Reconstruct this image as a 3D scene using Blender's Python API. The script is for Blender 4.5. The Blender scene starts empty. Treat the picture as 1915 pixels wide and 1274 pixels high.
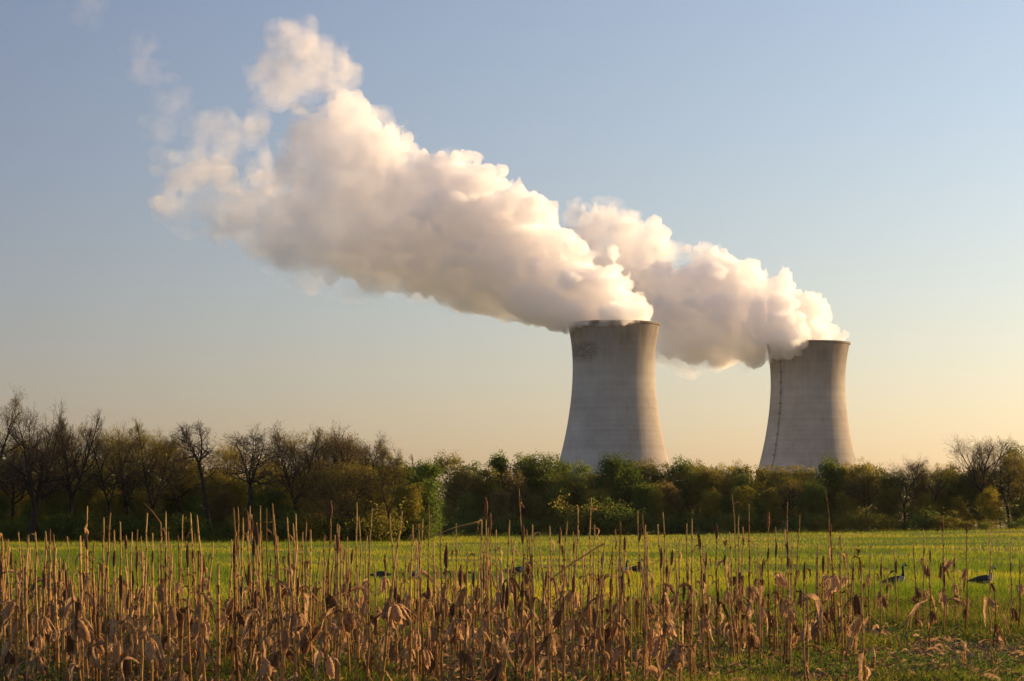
import bpy, math, random
import numpy as np
from mathutils import Vector, Matrix

scene = bpy.context.scene
COL = scene.collection
R = math.radians

# ---------------------------------------------------------------- camera, sky, sun, exposure
EYE = 1.7                    # eye height of the photographer, metres
F = 4700.0                   # focal length in photograph pixels (88 mm on full frame)
HOR = 985.0                  # row of the true horizon in the photograph
cam_d = bpy.data.cameras.new('camera')
cam_d.sensor_fit = 'HORIZONTAL'; cam_d.sensor_width = 36.0
cam_d.lens = F / 1915 * 36.0
cam_d.shift_y = (HOR - 637) / 1915
cam_d.clip_start = 0.5; cam_d.clip_end = 60000
cam = bpy.data.objects.new('camera', cam_d); COL.objects.link(cam)
cam.location = (0, 0, EYE); cam.rotation_euler = (R(90), 0, 0)
scene.camera = cam

SUN_AZ = 119.0               # degrees, from the direction back to the camera, turning to the right
SUN_EL = 9.0
sdir = Vector((math.sin(R(SUN_AZ)) * math.cos(R(SUN_EL)), -math.cos(R(SUN_AZ)) * math.cos(R(SUN_EL)), math.sin(R(SUN_EL))))
sun_d = bpy.data.lights.new('sun', 'SUN')
sun_d.energy = 4.5; sun_d.angle = R(0.6); sun_d.color = (1.0, 0.68, 0.36)
sun = bpy.data.objects.new('sun', sun_d); COL.objects.link(sun)
sun.rotation_euler = sdir.to_track_quat('Z', 'Y').to_euler()

world = bpy.data.worlds.new('World'); scene.world = world
world.use_nodes = True
wn = world.node_tree.nodes; wl = world.node_tree.links
for n in list(wn): wn.remove(n)
w_out = wn.new('ShaderNodeOutputWorld'); w_bg = wn.new('ShaderNodeBackground'); w_sky = wn.new('ShaderNodeTexSky')
w_sky.sky_type = 'NISHITA'; w_sky.sun_disc = False
w_sky.sun_elevation = R(SUN_EL); w_sky.sun_rotation = math.atan2(sdir.x, sdir.y)
w_sky.altitude = 50; w_sky.air_density = 1.0; w_sky.dust_density = 1.0; w_sky.ozone_density = 3.0
w_bg.inputs['Strength'].default_value = 0.075
# the evening air: rosier than the clear-air model, brighter towards the sun; the unseen sky opposite is raised as added fill for the towers
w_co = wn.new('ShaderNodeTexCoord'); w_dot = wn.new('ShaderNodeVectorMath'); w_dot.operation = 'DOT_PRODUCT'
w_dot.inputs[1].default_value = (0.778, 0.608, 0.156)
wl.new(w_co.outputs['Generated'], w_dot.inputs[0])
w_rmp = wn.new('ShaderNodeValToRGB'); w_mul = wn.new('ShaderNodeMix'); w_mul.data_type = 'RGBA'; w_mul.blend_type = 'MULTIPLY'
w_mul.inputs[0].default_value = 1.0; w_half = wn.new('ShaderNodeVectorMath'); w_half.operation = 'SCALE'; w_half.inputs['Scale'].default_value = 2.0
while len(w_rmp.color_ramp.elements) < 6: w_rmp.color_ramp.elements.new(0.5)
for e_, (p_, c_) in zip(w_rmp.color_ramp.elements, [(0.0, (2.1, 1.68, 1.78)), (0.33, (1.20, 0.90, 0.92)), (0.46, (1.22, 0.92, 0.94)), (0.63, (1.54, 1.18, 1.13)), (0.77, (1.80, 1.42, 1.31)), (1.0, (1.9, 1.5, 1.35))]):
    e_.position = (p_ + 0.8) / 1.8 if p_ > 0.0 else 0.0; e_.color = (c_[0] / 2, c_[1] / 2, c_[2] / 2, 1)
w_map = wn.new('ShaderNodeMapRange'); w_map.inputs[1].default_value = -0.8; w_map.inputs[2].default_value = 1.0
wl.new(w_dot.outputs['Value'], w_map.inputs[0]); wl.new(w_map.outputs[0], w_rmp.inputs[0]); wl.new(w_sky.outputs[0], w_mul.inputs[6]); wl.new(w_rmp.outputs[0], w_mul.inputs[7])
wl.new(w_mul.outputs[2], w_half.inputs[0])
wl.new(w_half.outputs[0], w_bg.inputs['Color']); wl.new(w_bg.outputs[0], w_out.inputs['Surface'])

scene.view_settings.view_transform = 'Standard'; scene.view_settings.look = 'None'
scene.view_settings.exposure = 1.0; scene.view_settings.gamma = 1.0
scene.view_settings.use_curve_mapping = False
cy = scene.cycles
cy.max_bounces = 32; cy.diffuse_bounces = 3; cy.glossy_bounces = 2; cy.transmission_bounces = 3
cy.volume_bounces = 30; cy.transparent_max_bounces = 8
cy.use_denoising = True
cy.volume_step_rate = 1.0; cy.volume_max_steps = 256
cy.sample_clamp_indirect = 12.0
cy.caustics_reflective = False; cy.caustics_refractive = False

# ---------------------------------------------------------------- helpers
def at(px, py, D):
    """The point at distance D that the photograph shows at pixel px, py."""
    return np.array([(px - 957.5) * D / F, D, EYE - (py - HOR) * D / F])

def mesh_from(name, verts, faces, mats=None, smooth=True, mat_index=None, colors=None):
    """A mesh from an (n,3) array and a list of face index arrays, each (m,3) or (m,4)."""
    verts = np.asarray(verts, dtype=np.float32).reshape(-1, 3)
    faces = [np.asarray(f, dtype=np.int32) for f in faces if len(f)]
    me = bpy.data.meshes.new(name)
    nl = sum(f.size for f in faces); npoly = sum(len(f) for f in faces)
    me.vertices.add(len(verts)); me.vertices.foreach_set('co', verts.ravel())
    me.loops.add(nl); me.polygons.add(npoly)
    li = np.concatenate([f.ravel() for f in faces]) if faces else np.zeros(0, np.int32)
    tot = np.concatenate([np.full(len(f), f.shape[1], np.int32) for f in faces])
    start = np.concatenate([[0], np.cumsum(tot)[:-1]]).astype(np.int32)
    me.loops.foreach_set('vertex_index', li)
    me.polygons.foreach_set('loop_start', start)
    me.polygons.foreach_set('loop_total', tot)
    me.polygons.foreach_set('use_smooth', np.full(npoly, bool(smooth)))
    for m in mats or []: me.materials.append(m)
    if mat_index is not None: me.polygons.foreach_set('material_index', np.asarray(mat_index, np.int32))
    if colors is not None:
        a = me.attributes.new('tint', 'FLOAT', 'POINT')
        a.data.foreach_set('value', np.asarray(colors, np.float32))
    me.update(calc_edges=True); me.validate()
    return me

def obj(name, mesh, parent=None, loc=None, rot=None, scale=None):
    o = bpy.data.objects.new(name, mesh); COL.objects.link(o)
    if parent is not None: o.parent = parent
    if loc is not None: o.location = loc
    if rot is not None: o.rotation_euler = rot
    if scale is not None: o.scale = scale if hasattr(scale, '__len__') else (scale,) * 3
    return o

def thing(name, label, cat, loc=(0, 0, 0), rz=0.0, group=None):
    o = obj(name, None, loc=loc, rot=(0, 0, rz))
    tag(o, label, cat, group)
    return o

def tag(o, label=None, cat=None, group=None, kind=None):
    if label: o['label'] = label
    if cat: o['category'] = cat
    if group: o['group'] = group
    if kind: o['kind'] = kind
    return o

class MB:
    """Collects tubes, ribbons and sheets for one mesh."""
    def __init__(s): s.v = []; s.q = []; s.t = []; s.n = 0; s.c = []
    def add(s, v, q=None, t=None, c=0.5):
        v = np.asarray(v, float).reshape(-1, 3)
        if q is not None and len(q): s.q.append(np.asarray(q, int) + s.n)
        if t is not None and len(t): s.t.append(np.asarray(t, int) + s.n)
        s.v.append(v); s.n += len(v)
        s.c.append(np.full(len(v), c) if np.isscalar(c) else np.asarray(c))
    def tube(s, pts, rad, sides=6, c=0.5, cap=True, squash=1.0):
        pts = np.asarray(pts, float); n = len(pts); rad = np.broadcast_to(np.asarray(rad, float), (n,))
        tan = np.gradient(pts, axis=0); tan /= np.linalg.norm(tan, axis=1)[:, None] + 1e-9
        up = np.array([0, 0, 1.0]) if abs(tan[0][2]) < 0.9 else np.array([1.0, 0, 0])
        a = np.cross(tan, up); a /= np.linalg.norm(a, axis=1)[:, None] + 1e-9
        b = np.cross(tan, a)
        th = np.arange(sides) * 2 * math.pi / sides
        ring = pts[:, None, :] + rad[:, None, None] * (np.cos(th)[None, :, None] * a[:, None, :] + squash * np.sin(th)[None, :, None] * b[:, None, :])
        i = np.arange(n - 1)[:, None] * sides; j = np.arange(sides)[None, :]; k = (j + 1) % sides
        q = np.stack([i + j, i + k, i + sides + k, i + sides + j], -1).reshape(-1, 4)
        cc = c if np.isscalar(c) else np.repeat(np.asarray(c), sides)
        t = None
        if cap and sides >= 3:
            t = [[(n - 1) * sides, (n - 1) * sides + m, (n - 1) * sides + m + 1] for m in range(1, sides - 1)]
            t += [[0, m + 1, m] for m in range(1, sides - 1)]
        s.add(ring.reshape(-1, 3), q, t, cc)
    def mesh(s, name, mats, smooth=True, tint=False):
        fs = []
        if s.q: fs.append(np.concatenate(s.q))
        if s.t: fs.append(np.concatenate(s.t))
        return mesh_from(name, np.concatenate(s.v), fs, mats, smooth, colors=np.concatenate(s.c) if tint else None)

# ---------------------------------------------------------------- material helpers
def new_mat(name):
    m = bpy.data.materials.new(name); m.use_nodes = True
    nt = m.node_tree
    for n in list(nt.nodes): nt.nodes.remove(n)
    out = nt.nodes.new('ShaderNodeOutputMaterial')
    return m, nt, out

class NT:
    def __init__(s, nt): s.nt = nt
    def new(s, typ, **kw):
        n = s.nt.nodes.new(typ)
        for k, v in kw.items(): setattr(n, k, v)
        return n
    def link(s, a, b): s.nt.links.new(a, b)
    def coord(s, out='Object'): return s.new('ShaderNodeTexCoord').outputs[out]
    def mapping(s, vec, scale=(1, 1, 1), loc=(0, 0, 0)):
        n = s.new('ShaderNodeMapping'); n.inputs['Scale'].default_value = scale; n.inputs['Location'].default_value = loc
        s.link(vec, n.inputs['Vector']); return n.outputs[0]
    def noise(s, vec, scale, detail=4, rough=0.55, out='Fac'):
        n = s.new('ShaderNodeTexNoise'); n.inputs['Scale'].default_value = scale
        n.inputs['Detail'].default_value = detail; n.inputs['Roughness'].default_value = rough
        if vec is not None: s.link(vec, n.inputs['Vector'])
        return n.outputs[out]
    def ramp(s, fac, stops, interp='LINEAR'):
        n = s.new('ShaderNodeValToRGB'); cr = n.color_ramp; cr.interpolation = interp
        while len(cr.elements) < len(stops): cr.elements.new(0.5)
        for e, (p, c) in zip(cr.elements, stops):
            e.position = p; e.color = (*c, 1) if hasattr(c, '__len__') else (c, c, c, 1)
        s.link(fac, n.inputs[0]); return n.outputs[0]
    def math(s, op, a, b=None, clamp=False):
        n = s.new('ShaderNodeMath', operation=op); n.use_clamp = clamp
        for i, x in enumerate((a, b)):
            if x is None: continue
            if hasattr(x, 'is_linked'): s.link(x, n.inputs[i])
            else: n.inputs[i].default_value = x
        return n.outputs[0]
    def maprange(s, x, a, b, c=0.0, d=1.0, smooth=False):
        n = s.new('ShaderNodeMapRange'); n.interpolation_type = 'SMOOTHSTEP' if smooth else 'LINEAR'
        s.link(x, n.inputs[0])
        for i, val in enumerate((a, b, c, d)): n.inputs[i + 1].default_value = val
        return n.outputs[0]
    def mix(s, fac, a, b, mode='MIX'):
        n = s.new('ShaderNodeMix', data_type='RGBA', blend_type=mode)
        for i, x in ((0, fac), (6, a), (7, b)):
            if hasattr(x, 'is_linked'): s.link(x, n.inputs[i])
            elif i == 0: n.inputs[0].default_value = x
            else: n.inputs[i].default_value = (*x, 1)
        return n.outputs[2]

def leaf_like(name, color_stops, transl=0.35, noise_scale=3.0, rough=0.7, rand=True, tint_stops=None, rand_stops=None, gloss=0.0):
    """Thin plant stuff: diffuse plus some light passing through."""
    m, nt, out = new_mat(name); g = NT(nt)
    c = g.ramp(g.noise(g.coord('Object'), noise_scale, 3), color_stops)
    if tint_stops:
        a = g.new('ShaderNodeAttribute', attribute_name='tint')
        c = g.mix(1.0, c, g.ramp(a.outputs['Fac'], tint_stops), 'MULTIPLY')
    if rand:
        oi = g.new('ShaderNodeObjectInfo')
        c = g.mix(1.0, c, g.ramp(oi.outputs['Random'], rand_stops or [(0, (0.72, 0.72, 0.72)), (0.5, (1.0, 1.0, 1.0)), (1, (1.22, 1.12, 1.0))]), 'MULTIPLY')
    d = g.new('ShaderNodeBsdfDiffuse'); t = g.new('ShaderNodeBsdfTranslucent'); mx = g.new('ShaderNodeMixShader')
    g.link(c, d.inputs['Color']); g.link(c, t.inputs['Color']); mx.inputs[0].default_value = transl
    g.link(d.outputs[0], mx.inputs[1]); g.link(t.outputs[0], mx.inputs[2])
    if gloss:
        gl = g.new('ShaderNodeBsdfGlossy'); gl.inputs['Roughness'].default_value = 0.42; gl.inputs['Color'].default_value = (1, 0.93, 0.82, 1)
        fz = g.new('ShaderNodeFresnel'); fz.inputs['IOR'].default_value = 1.42; m2 = g.new('ShaderNodeMixShader')
        g.link(g.math('MULTIPLY', fz.outputs[0], gloss), m2.inputs[0]); g.link(mx.outputs[0], m2.inputs[1]); g.link(gl.outputs[0], m2.inputs[2]); mx = m2
    g.link(mx.outputs[0], out.inputs['Surface'])
    return m

def rough_mat(name, color_stops, noise_scale=4.0, rough=0.85, detail=5, bump=0.0, rand=False, stretch=(1, 1, 1)):
    m, nt, out = new_mat(name); g = NT(nt)
    co = g.mapping(g.coord('Object'), stretch)
    nz = g.noise(co, noise_scale, detail)
    c = g.ramp(nz, color_stops)
    if rand:
        oi = g.new('ShaderNodeObjectInfo')
        c = g.mix(1.0, c, g.ramp(oi.outputs['Random'], [(0, (0.65, 0.62, 0.6)), (0.5, (1.0, 1.0, 1.0)), (1, (1.2, 1.15, 1.05))]), 'MULTIPLY')
    p = g.new('ShaderNodeBsdfPrincipled'); p.inputs['Roughness'].default_value = rough
    p.inputs['Specular IOR Level'].default_value = 0.12
    g.link(c, p.inputs['Base Color'])
    if bump:
        b = g.new('ShaderNodeBump'); b.inputs['Strength'].default_value = bump; b.inputs['Distance'].default_value = 0.02
        g.link(nz, b.inputs['Height']); g.link(b.outputs[0], p.inputs['Normal'])
    g.link(p.outputs[0], out.inputs['Surface'])
    return m

def sstep(a, b, x):
    t = np.clip((np.asarray(x, float) - a) / (b - a), 0, 1)
    return t * t * (3 - 2 * t)

def vnoise2(x, y, seed=0):
    """Smooth value noise in 2-D, about -1 to 1."""
    rs = np.random.RandomState(seed).rand(256, 256) * 2 - 1
    xi = np.floor(x).astype(int); yi = np.floor(y).astype(int)
    fx = x - xi; fy = y - yi; fx = fx * fx * (3 - 2 * fx); fy = fy * fy * (3 - 2 * fy)
    g = lambda i, j: rs[i % 256, j % 256]
    return (g(xi, yi) * (1 - fx) + g(xi + 1, yi) * fx) * (1 - fy) + (g(xi, yi + 1) * (1 - fx) + g(xi + 1, yi + 1) * fx) * fy

def ground_z(x, y):
    """Height of the field: flat near the corn, rising gently to the far end on the right."""
    x = np.asarray(x, float); y = np.asarray(y, float)
    t = np.clip(x / np.maximum(y, 30.0), -0.23, 0.23)
    g = 0.17 + 3.43 * t + 12.7 * t * t
    z = sstep(70, 500, y) * g * (1 - sstep(600, 1400, y))
    near = 1 - sstep(120, 400, y)
    z = z + near * (0.05 * vnoise2(x / 7.0 + 11, y / 9.0 + 3, 5) + 0.03 * vnoise2(x / 2.2, y / 2.6, 6))
    return z

# ---------------------------------------------------------------- the field
ys = np.concatenate([[-300, -60, -10, 5], np.arange(12, 130, 1.0), np.geomspace(130, 700, 90), np.geomspace(740, 30000, 24)])
us = np.concatenate([[-8, -3, -1.2, -0.6], np.linspace(-0.34, 0.34, 110), [0.6, 1.2, 3, 8]])
YY, UU = np.meshgrid(ys, us, indexing='ij')
XX = UU * np.maximum(YY, 60) + 0.0
ZZ = ground_z(XX, YY)
nv, nu = YY.shape
idx = np.arange(nv * nu).reshape(nv, nu)
q = np.stack([idx[:-1, :-1], idx[:-1, 1:], idx[1:, 1:], idx[1:, :-1]], -1).reshape(-1, 4)
m_ground, nt, out = new_mat('field soil and grass'); g = NT(nt)
co = g.coord('Object')
soil = g.ramp(g.noise(co, 1.6, 6, 0.65), [(0.3, (0.022, 0.016, 0.008)), (0.55, (0.055, 0.040, 0.018)), (0.75, (0.10, 0.074, 0.034))])
turf = g.ramp(g.noise(co, 0.5, 6, 0.65), [(0.3, (0.05, 0.08, 0.012)), (0.55, (0.10, 0.125, 0.016)), (0.75, (0.16, 0.155, 0.024))])
sx = g.new('ShaderNodeSeparateXYZ'); g.link(co, sx.inputs[0])
edge = g.math('ADD', g.maprange(sx.outputs['Y'], 36, 56, 0, 1), g.math('SUBTRACT', g.noise(co, 0.35, 4), 0.5))
edge = g.maprange(edge, 0.3, 0.7, 0, 1, True)
cc = g.mix(edge, soil, turf)
far = g.maprange(sx.outputs['Y'], 220, 330, 0, 1, True)
cc = g.mix(far, cc, g.ramp(g.noise(co, 0.12, 6, 0.7), [(0.35, (0.09, 0.11, 0.012)), (0.6, (0.16, 0.15, 0.014)), (0.75, (0.21, 0.17, 0.015))]))
p = g.new('ShaderNodeBsdfPrincipled'); p.inputs['Roughness'].default_value = 0.95
p.inputs['Specular IOR Level'].default_value = 0.1
g.link(cc, p.inputs['Base Color'])
bmp = g.new('ShaderNodeBump'); bmp.inputs['Strength'].default_value = 0.8; bmp.inputs['Distance'].default_value = 0.1
g.link(g.noise(co, 5, 6, 0.7), bmp.inputs['Height']); g.link(bmp.outputs[0], p.inputs['Normal'])
g.link(p.outputs[0], out.inputs['Surface'])
gr = obj('ground', mesh_from('ground', np.stack([XX, YY, ZZ], -1).reshape(-1, 3), [q], [m_ground]))
tag(gr, 'green field rising gently to the woods, bare soil among the corn', 'field', kind='structure')

# ---------------------------------------------------------------- evening air
hx0, hx1, hy0, hy1, hz0, hz1 = -1600, 1600, -400, 2700, -40, 520
hv = [(x, y, z) for z in (hz0, hz1) for x, y in ((hx0, hy0), (hx1, hy0), (hx1, hy1), (hx0, hy1))]
hm, nt, out = new_mat('evening haze'); g = NT(nt)
pv = g.new('ShaderNodeVolumePrincipled'); pv.inputs['Color'].default_value = (0.95, 0.90, 0.85, 1); pv.inputs['Density'].default_value = 0.000016
pv.inputs['Anisotropy'].default_value = 0.3
g.link(pv.outputs[0], out.inputs['Volume'])
hz = obj('haze', mesh_from('haze', hv, [[[0, 3, 2, 1], [4, 5, 6, 7], [0, 1, 5, 4], [1, 2, 6, 5], [2, 3, 7, 6], [3, 0, 4, 7]]], [hm], smooth=False))
tag(hz, 'thin warm evening haze lying over the field and the towers', 'haze', kind='stuff')

# ---------------------------------------------------------------- cooling towers
PROFILE = [(56.5, 0), (51.5, 15), (45.6, 35), (40.5, 53.9), (36.6, 70.8), (33.8, 87), (31.9, 103.2), (31.1, 119.5),
           (31.9, 138.3), (33.7, 150.0), (34.8, 155.0)]
zz = np.array([p_[1] for p_ in PROFILE], float); rr = np.array([p_[0] for p_ in PROFILE], float)
def tower_radius(z):
    # smooth interpolation (Catmull-Rom through the profile)
    z = np.atleast_1d(np.asarray(z, float)); m = np.gradient(rr, zz)
    i = np.clip(np.searchsorted(zz, z) - 1, 0, len(zz) - 2)
    h = zz[i + 1] - zz[i]; t = (z - zz[i]) / h
    return ((2 * t**3 - 3 * t**2 + 1) * rr[i] + (t**3 - 2 * t**2 + t) * h * m[i] + (-2 * t**3 + 3 * t**2) * rr[i + 1] + (t**3 - t**2) * h * m[i + 1])

def concrete(name, stained):
    m, nt, out = new_mat(name); g = NT(nt)
    co = g.coord('Object')
    sep = g.new('ShaderNodeSeparateXYZ'); g.link(co, sep.inputs[0])
    z = sep.outputs['Z']
    base = g.ramp(g.noise(co, 0.05, 6, 0.6), [(0.3, (0.265, 0.238, 0.202)), (0.7, (0.385, 0.347, 0.295))])
    # lifts of the climbing formwork: every ring a little different
    cz = g.new('ShaderNodeCombineXYZ'); g.link(g.math('FLOOR', g.math('MULTIPLY', z, 1 / 1.9)), cz.inputs['Z'])
    wn_ = g.new('ShaderNodeTexWhiteNoise'); g.link(cz.outputs[0], wn_.inputs['Vector'])
    base = g.mix(1.0, base, g.ramp(wn_.outputs['Value'], [(0, (0.93, 0.93, 0.93)), (1, (1.05, 1.05, 1.05))]), 'MULTIPLY')
    fr = g.math('FRACT', g.math('MULTIPLY', z, 1 / 1.9))
    base = g.mix(g.maprange(fr, 0.86, 0.97, 0, 0.12), base, (0.24, 0.215, 0.185))
    # broken pale horizontal flecks
    fl = g.noise(g.mapping(co, (0.10, 0.10, 1.3)), 1.0, 5, 0.7)
    base = g.mix(g.maprange(fl, 0.62, 0.74, 0, 0.30), base, (0.62, 0.57, 0.50))
    # vertical streaks of rain water
    st = g.noise(g.mapping(co, (0.35, 0.35, 0.012)), 1.0, 5, 0.6)
    base = g.mix(g.maprange(st, 0.50, 0.72, 0, 0.24), base, (0.20, 0.18, 0.155))
    # dark band under the rim
    top = g.math('MULTIPLY', g.maprange(z, 108, 153, 0, 1, True), g.maprange(g.noise(g.mapping(co, (0.14, 0.14, 0.03)), 1.0, 5), 0.25, 0.65, 0.35, 1.0))
    base = g.mix(g.maprange(top, 0.0, 0.9, 0, 0.92), base, (0.125, 0.104, 0.08))
    if stained:   # a patch of black stain high on the side of the nearer tower
        dx = g.math('MULTIPLY', g.math('SUBTRACT', sep.outputs['X'], -22.5), 1 / 11.0)
        dz = g.math('MULTIPLY', g.math('SUBTRACT', z, 132.5), 1 / 8.0)
        rad = g.math('ADD', g.math('MULTIPLY', dx, dx), g.math('MULTIPLY', dz, dz))
        tex = g.noise(g.mapping(co, (0.22, 0.22, 0.95)), 1.0, 8, 0.8)
        sm = g.math('MULTIPLY', g.maprange(rad, 1.5, 0.1, 0, 1, True), g.maprange(tex, 0.36, 0.58, 0, 1))
        base = g.mix(g.math('MULTIPLY', sm, 0.92), base, (0.045, 0.038, 0.032))
    p = g.new('ShaderNodeBsdfPrincipled'); p.inputs['Roughness'].default_value = 0.92
    p.inputs['Specular IOR Level'].default_value = 0.15
    g.link(base, p.inputs['Base Color'])
    b = g.new('ShaderNodeBump'); b.inputs['Strength'].default_value = 0.35; b.inputs['Distance'].default_value = 0.3
    hgt = g.math('ADD', g.maprange(fr, 0.88, 0.95, 0, 0.6), g.noise(g.mapping(co, (0.3, 0.3, 0.1)), 1.0, 5))
    g.link(hgt, b.inputs['Height']); g.link(b.outputs[0], p.inputs['Normal'])
    g.link(p.outputs[0], out.inputs['Surface'])
    return m

m_steel = rough_mat('dark steel', [(0.3, (0.03, 0.028, 0.026)), (0.7, (0.055, 0.05, 0.045))], 0.5)

def lathe(profile, n=160):
    th = np.arange(n) * 2 * math.pi / n
    v = np.array([[r_ * math.cos(a), r_ * math.sin(a), z_] for r_, z_ in profile for a in th])
    k = len(profile)
    i = np.arange(k - 1)[:, None] * n; j = np.arange(n)[None, :]; jn = (j + 1) % n
    return v, np.stack([i + j, i + jn, i + n + jn, i + n + j], -1).reshape(-1, 4)

def cooling_tower(loc, label, stained, ladder):
    t = thing('cooling_tower', label, 'cooling tower', loc, 0, 'cooling towers of the power station')
    zs = np.linspace(0, 154.0, 80)
    outer = [(float(tower_radius(z_)[0]), z_) for z_ in zs]
    inner = [(r_ - 0.9, z_) for r_, z_ in outer[::-1]]
    v, q_ = lathe(outer + inner)
    mt = concrete('stained concrete' if stained else 'pale concrete', stained)
    obj('shell', mesh_from('tower shell', v, [q_], [mt]), t)
    rt = float(tower_radius(154.0)[0])
    v, q_ = lathe([(rt - 0.6, 153.2), (rt + 0.45, 153.3), (rt + 0.75, 153.7), (rt + 0.75, 154.9), (rt + 0.55, 155.2), (rt - 1.2, 155.2), (rt - 1.2, 153.2), (rt - 0.6, 153.2)])
    obj('rim', mesh_from('tower rim', v, [q_], [mt], smooth=False), t)
    if ladder:
        lad = MB(); plat = []
        az = R(-90 - 51.0)
        def on(z_, off): 
            r_ = float(tower_radius(z_)[0]) + off
            return np.array([r_ * math.cos(az), r_ * math.sin(az), z_])
        side = np.array([-math.sin(az), math.cos(az), 0])
        zs = np.linspace(20, 153, 90)
        for s_ in (-0.55, 0.55):
            lad.tube([on(z_, 0.7) + side * s_ for z_ in zs], 0.09, 4)
        for z_ in np.arange(20, 153, 0.9):
            lad.tube([on(z_, 0.7) - side * 0.55, on(z_, 0.7) + side * 0.55], 0.07, 4)
        for z_ in np.arange(20.5, 153, 2.2):       # hoops of the safety cage
            lad.tube([on(z_, 0.7) + side * (0.62 * math.cos(a)) + (on(z_, 1) - on(z_, 0)) * 0.9 * math.sin(a) for a in np.linspace(0, math.pi, 7)], 0.055, 4)
        lo = obj('ladder', lad.mesh('tower ladder', [m_steel]), t)
        for z_ in np.arange(26, 152, 8.6):
            m = MB(); c0 = on(z_, 0.85); o_ = on(z_, 1) - on(z_, 0)
            crn = [c0 + side * a + o_ * b for a, b in ((-1.1, -0.5), (1.1, -0.5), (1.1, 1.1), (-1.1, 1.1))]
            v = [c + np.array([0, 0, h]) for h in (0, 0.25) for c in crn]
            m.add(v, [[0, 3, 2, 1], [4, 5, 6, 7], [0, 1, 5, 4], [1, 2, 6, 5], [2, 3, 7, 6], [3, 0, 4, 7]])
            for a_, b_ in ((1, 2), (2, 3), (3, 0)):
                m.tube([crn[a_] + [0, 0, 1.3], crn[b_] + [0, 0, 1.3]], 0.06, 4)
            for c in crn: m.tube([c + [0, 0, 0.2], c + [0, 0, 1.35]], 0.06, 4)
            obj('platform', m.mesh('ladder platform', [m_steel], smooth=False), lo)
    return t

D1, D2 = 1900.0, 2100.0
T1 = ((1147.8 - 957.5) * D1 / F, D1, 0.0)
T2 = ((1511.0 - 957.5) * D2 / F, D2, 0.0)
cooling_tower(T1, 'nearer and taller-looking concrete cooling tower with black stains high on its shaded side', True, False)
cooling_tower(T2, 'farther concrete cooling tower with a dark caged ladder running down its shaded side', False, True)

# ---------------------------------------------------------------- steam
def noise3(shape, cell, rs):
    """Value noise on a grid, cell voxels per lattice step, smooth."""
    dims = [int(math.ceil(s / cell)) + 3 for s in shape]
    a = rs.rand(*dims).astype(np.float32) * 2 - 1
    for ax, s in enumerate(shape):
        x = np.arange(s) / cell + rs.rand() * 0.9
        i = np.floor(x).astype(int); f = (x - i).astype(np.float32); f = f * f * (3 - 2 * f)
        sh = [1, 1, 1]; sh[ax] = s; f = f.reshape(sh)
        a = np.take(a, i, axis=ax) * (1 - f) + np.take(a, i + 1, axis=ax) * f
    return a

def surface_nets(Fv, org, h):
    """Closed quad mesh of the region Fv > 0."""
    Fv = Fv.copy()
    for ax in range(3):
        sl = [slice(None)] * 3
        for e in (0, -1):
            sl[ax] = e; Fv[tuple(sl)] = -1.0
    ins = Fv > 0
    nx, ny, nz = Fv.shape
    c = lambda A, i, j, k: A[i:nx - 1 + i, j:ny - 1 + j, k:nz - 1 + k]
    cnt = sum(c(ins, i, j, k).astype(np.int8) for i in (0, 1) for j in (0, 1) for k in (0, 1))
    act = (cnt > 0) & (cnt < 8)
    cell_id = np.full(act.shape, -1, np.int32)
    I = np.argwhere(act); cell_id[act] = np.arange(len(I))
    acc = np.zeros((len(I), 3)); w = np.zeros(len(I))
    corners = [(i, j, k) for i in (0, 1) for j in (0, 1) for k in (0, 1)]
    val = {cr: Fv[I[:, 0] + cr[0], I[:, 1] + cr[1], I[:, 2] + cr[2]] for cr in corners}
    for a in corners:
        for ax in range(3):
            if a[ax] == 0:
                b = tuple(1 if d == ax else a[d] for d in range(3))
                va, vb = val[a], val[b]; x = (va > 0) != (vb > 0)
                t = np.where(x, va / np.where(x, va - vb, 1), 0)
                pa = np.array(a, float)[None, :] + np.zeros((len(I), 3)); pa[:, ax] += t
                acc += pa * x[:, None]; w += x
    P = I + acc / np.maximum(w, 1)[:, None]
    quads = []
    for ax in range(3):
        o1, o2 = (ax + 1) % 3, (ax + 2) % 3
        a = [slice(1, -1)] * 3; a[ax] = slice(0, -1); b = [slice(1, -1)] * 3; b[ax] = slice(1, None)
        A, B = ins[tuple(a)], ins[tuple(b)]
        E_ = np.argwhere(A != B)
        if not len(E_): continue
        fl = A[E_[:, 0], E_[:, 1], E_[:, 2]]
        base = E_ + 1; base[:, ax] -= 1
        def cid(d1, d2):
            m = base.copy(); m[:, o1] += d1; m[:, o2] += d2
            return cell_id[m[:, 0], m[:, 1], m[:, 2]]
        qd = np.stack([cid(-1, -1), cid(0, -1), cid(0, 0), cid(-1, 0)], -1)
        qd[~fl] = qd[~fl][:, ::-1]
        quads.append(qd)
    return P * h + org, np.concatenate(quads)

def largest_piece(v, q_):
    """Drops the crumbs that the noise splits off."""
    lab = np.arange(len(v))
    for _ in range(400):
        m = lab[q_].min(1); nw = lab.copy(); np.minimum.at(nw, q_.ravel(), np.repeat(m, 4)); nw = nw[nw]
        if (nw == lab).all(): break
        lab = nw
    ids, cnt = np.unique(lab, return_counts=True); keep = lab == ids[cnt.argmax()]
    mp = np.cumsum(keep) - 1
    return v[keep], mp[q_[keep[q_[:, 0]]]]

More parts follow.
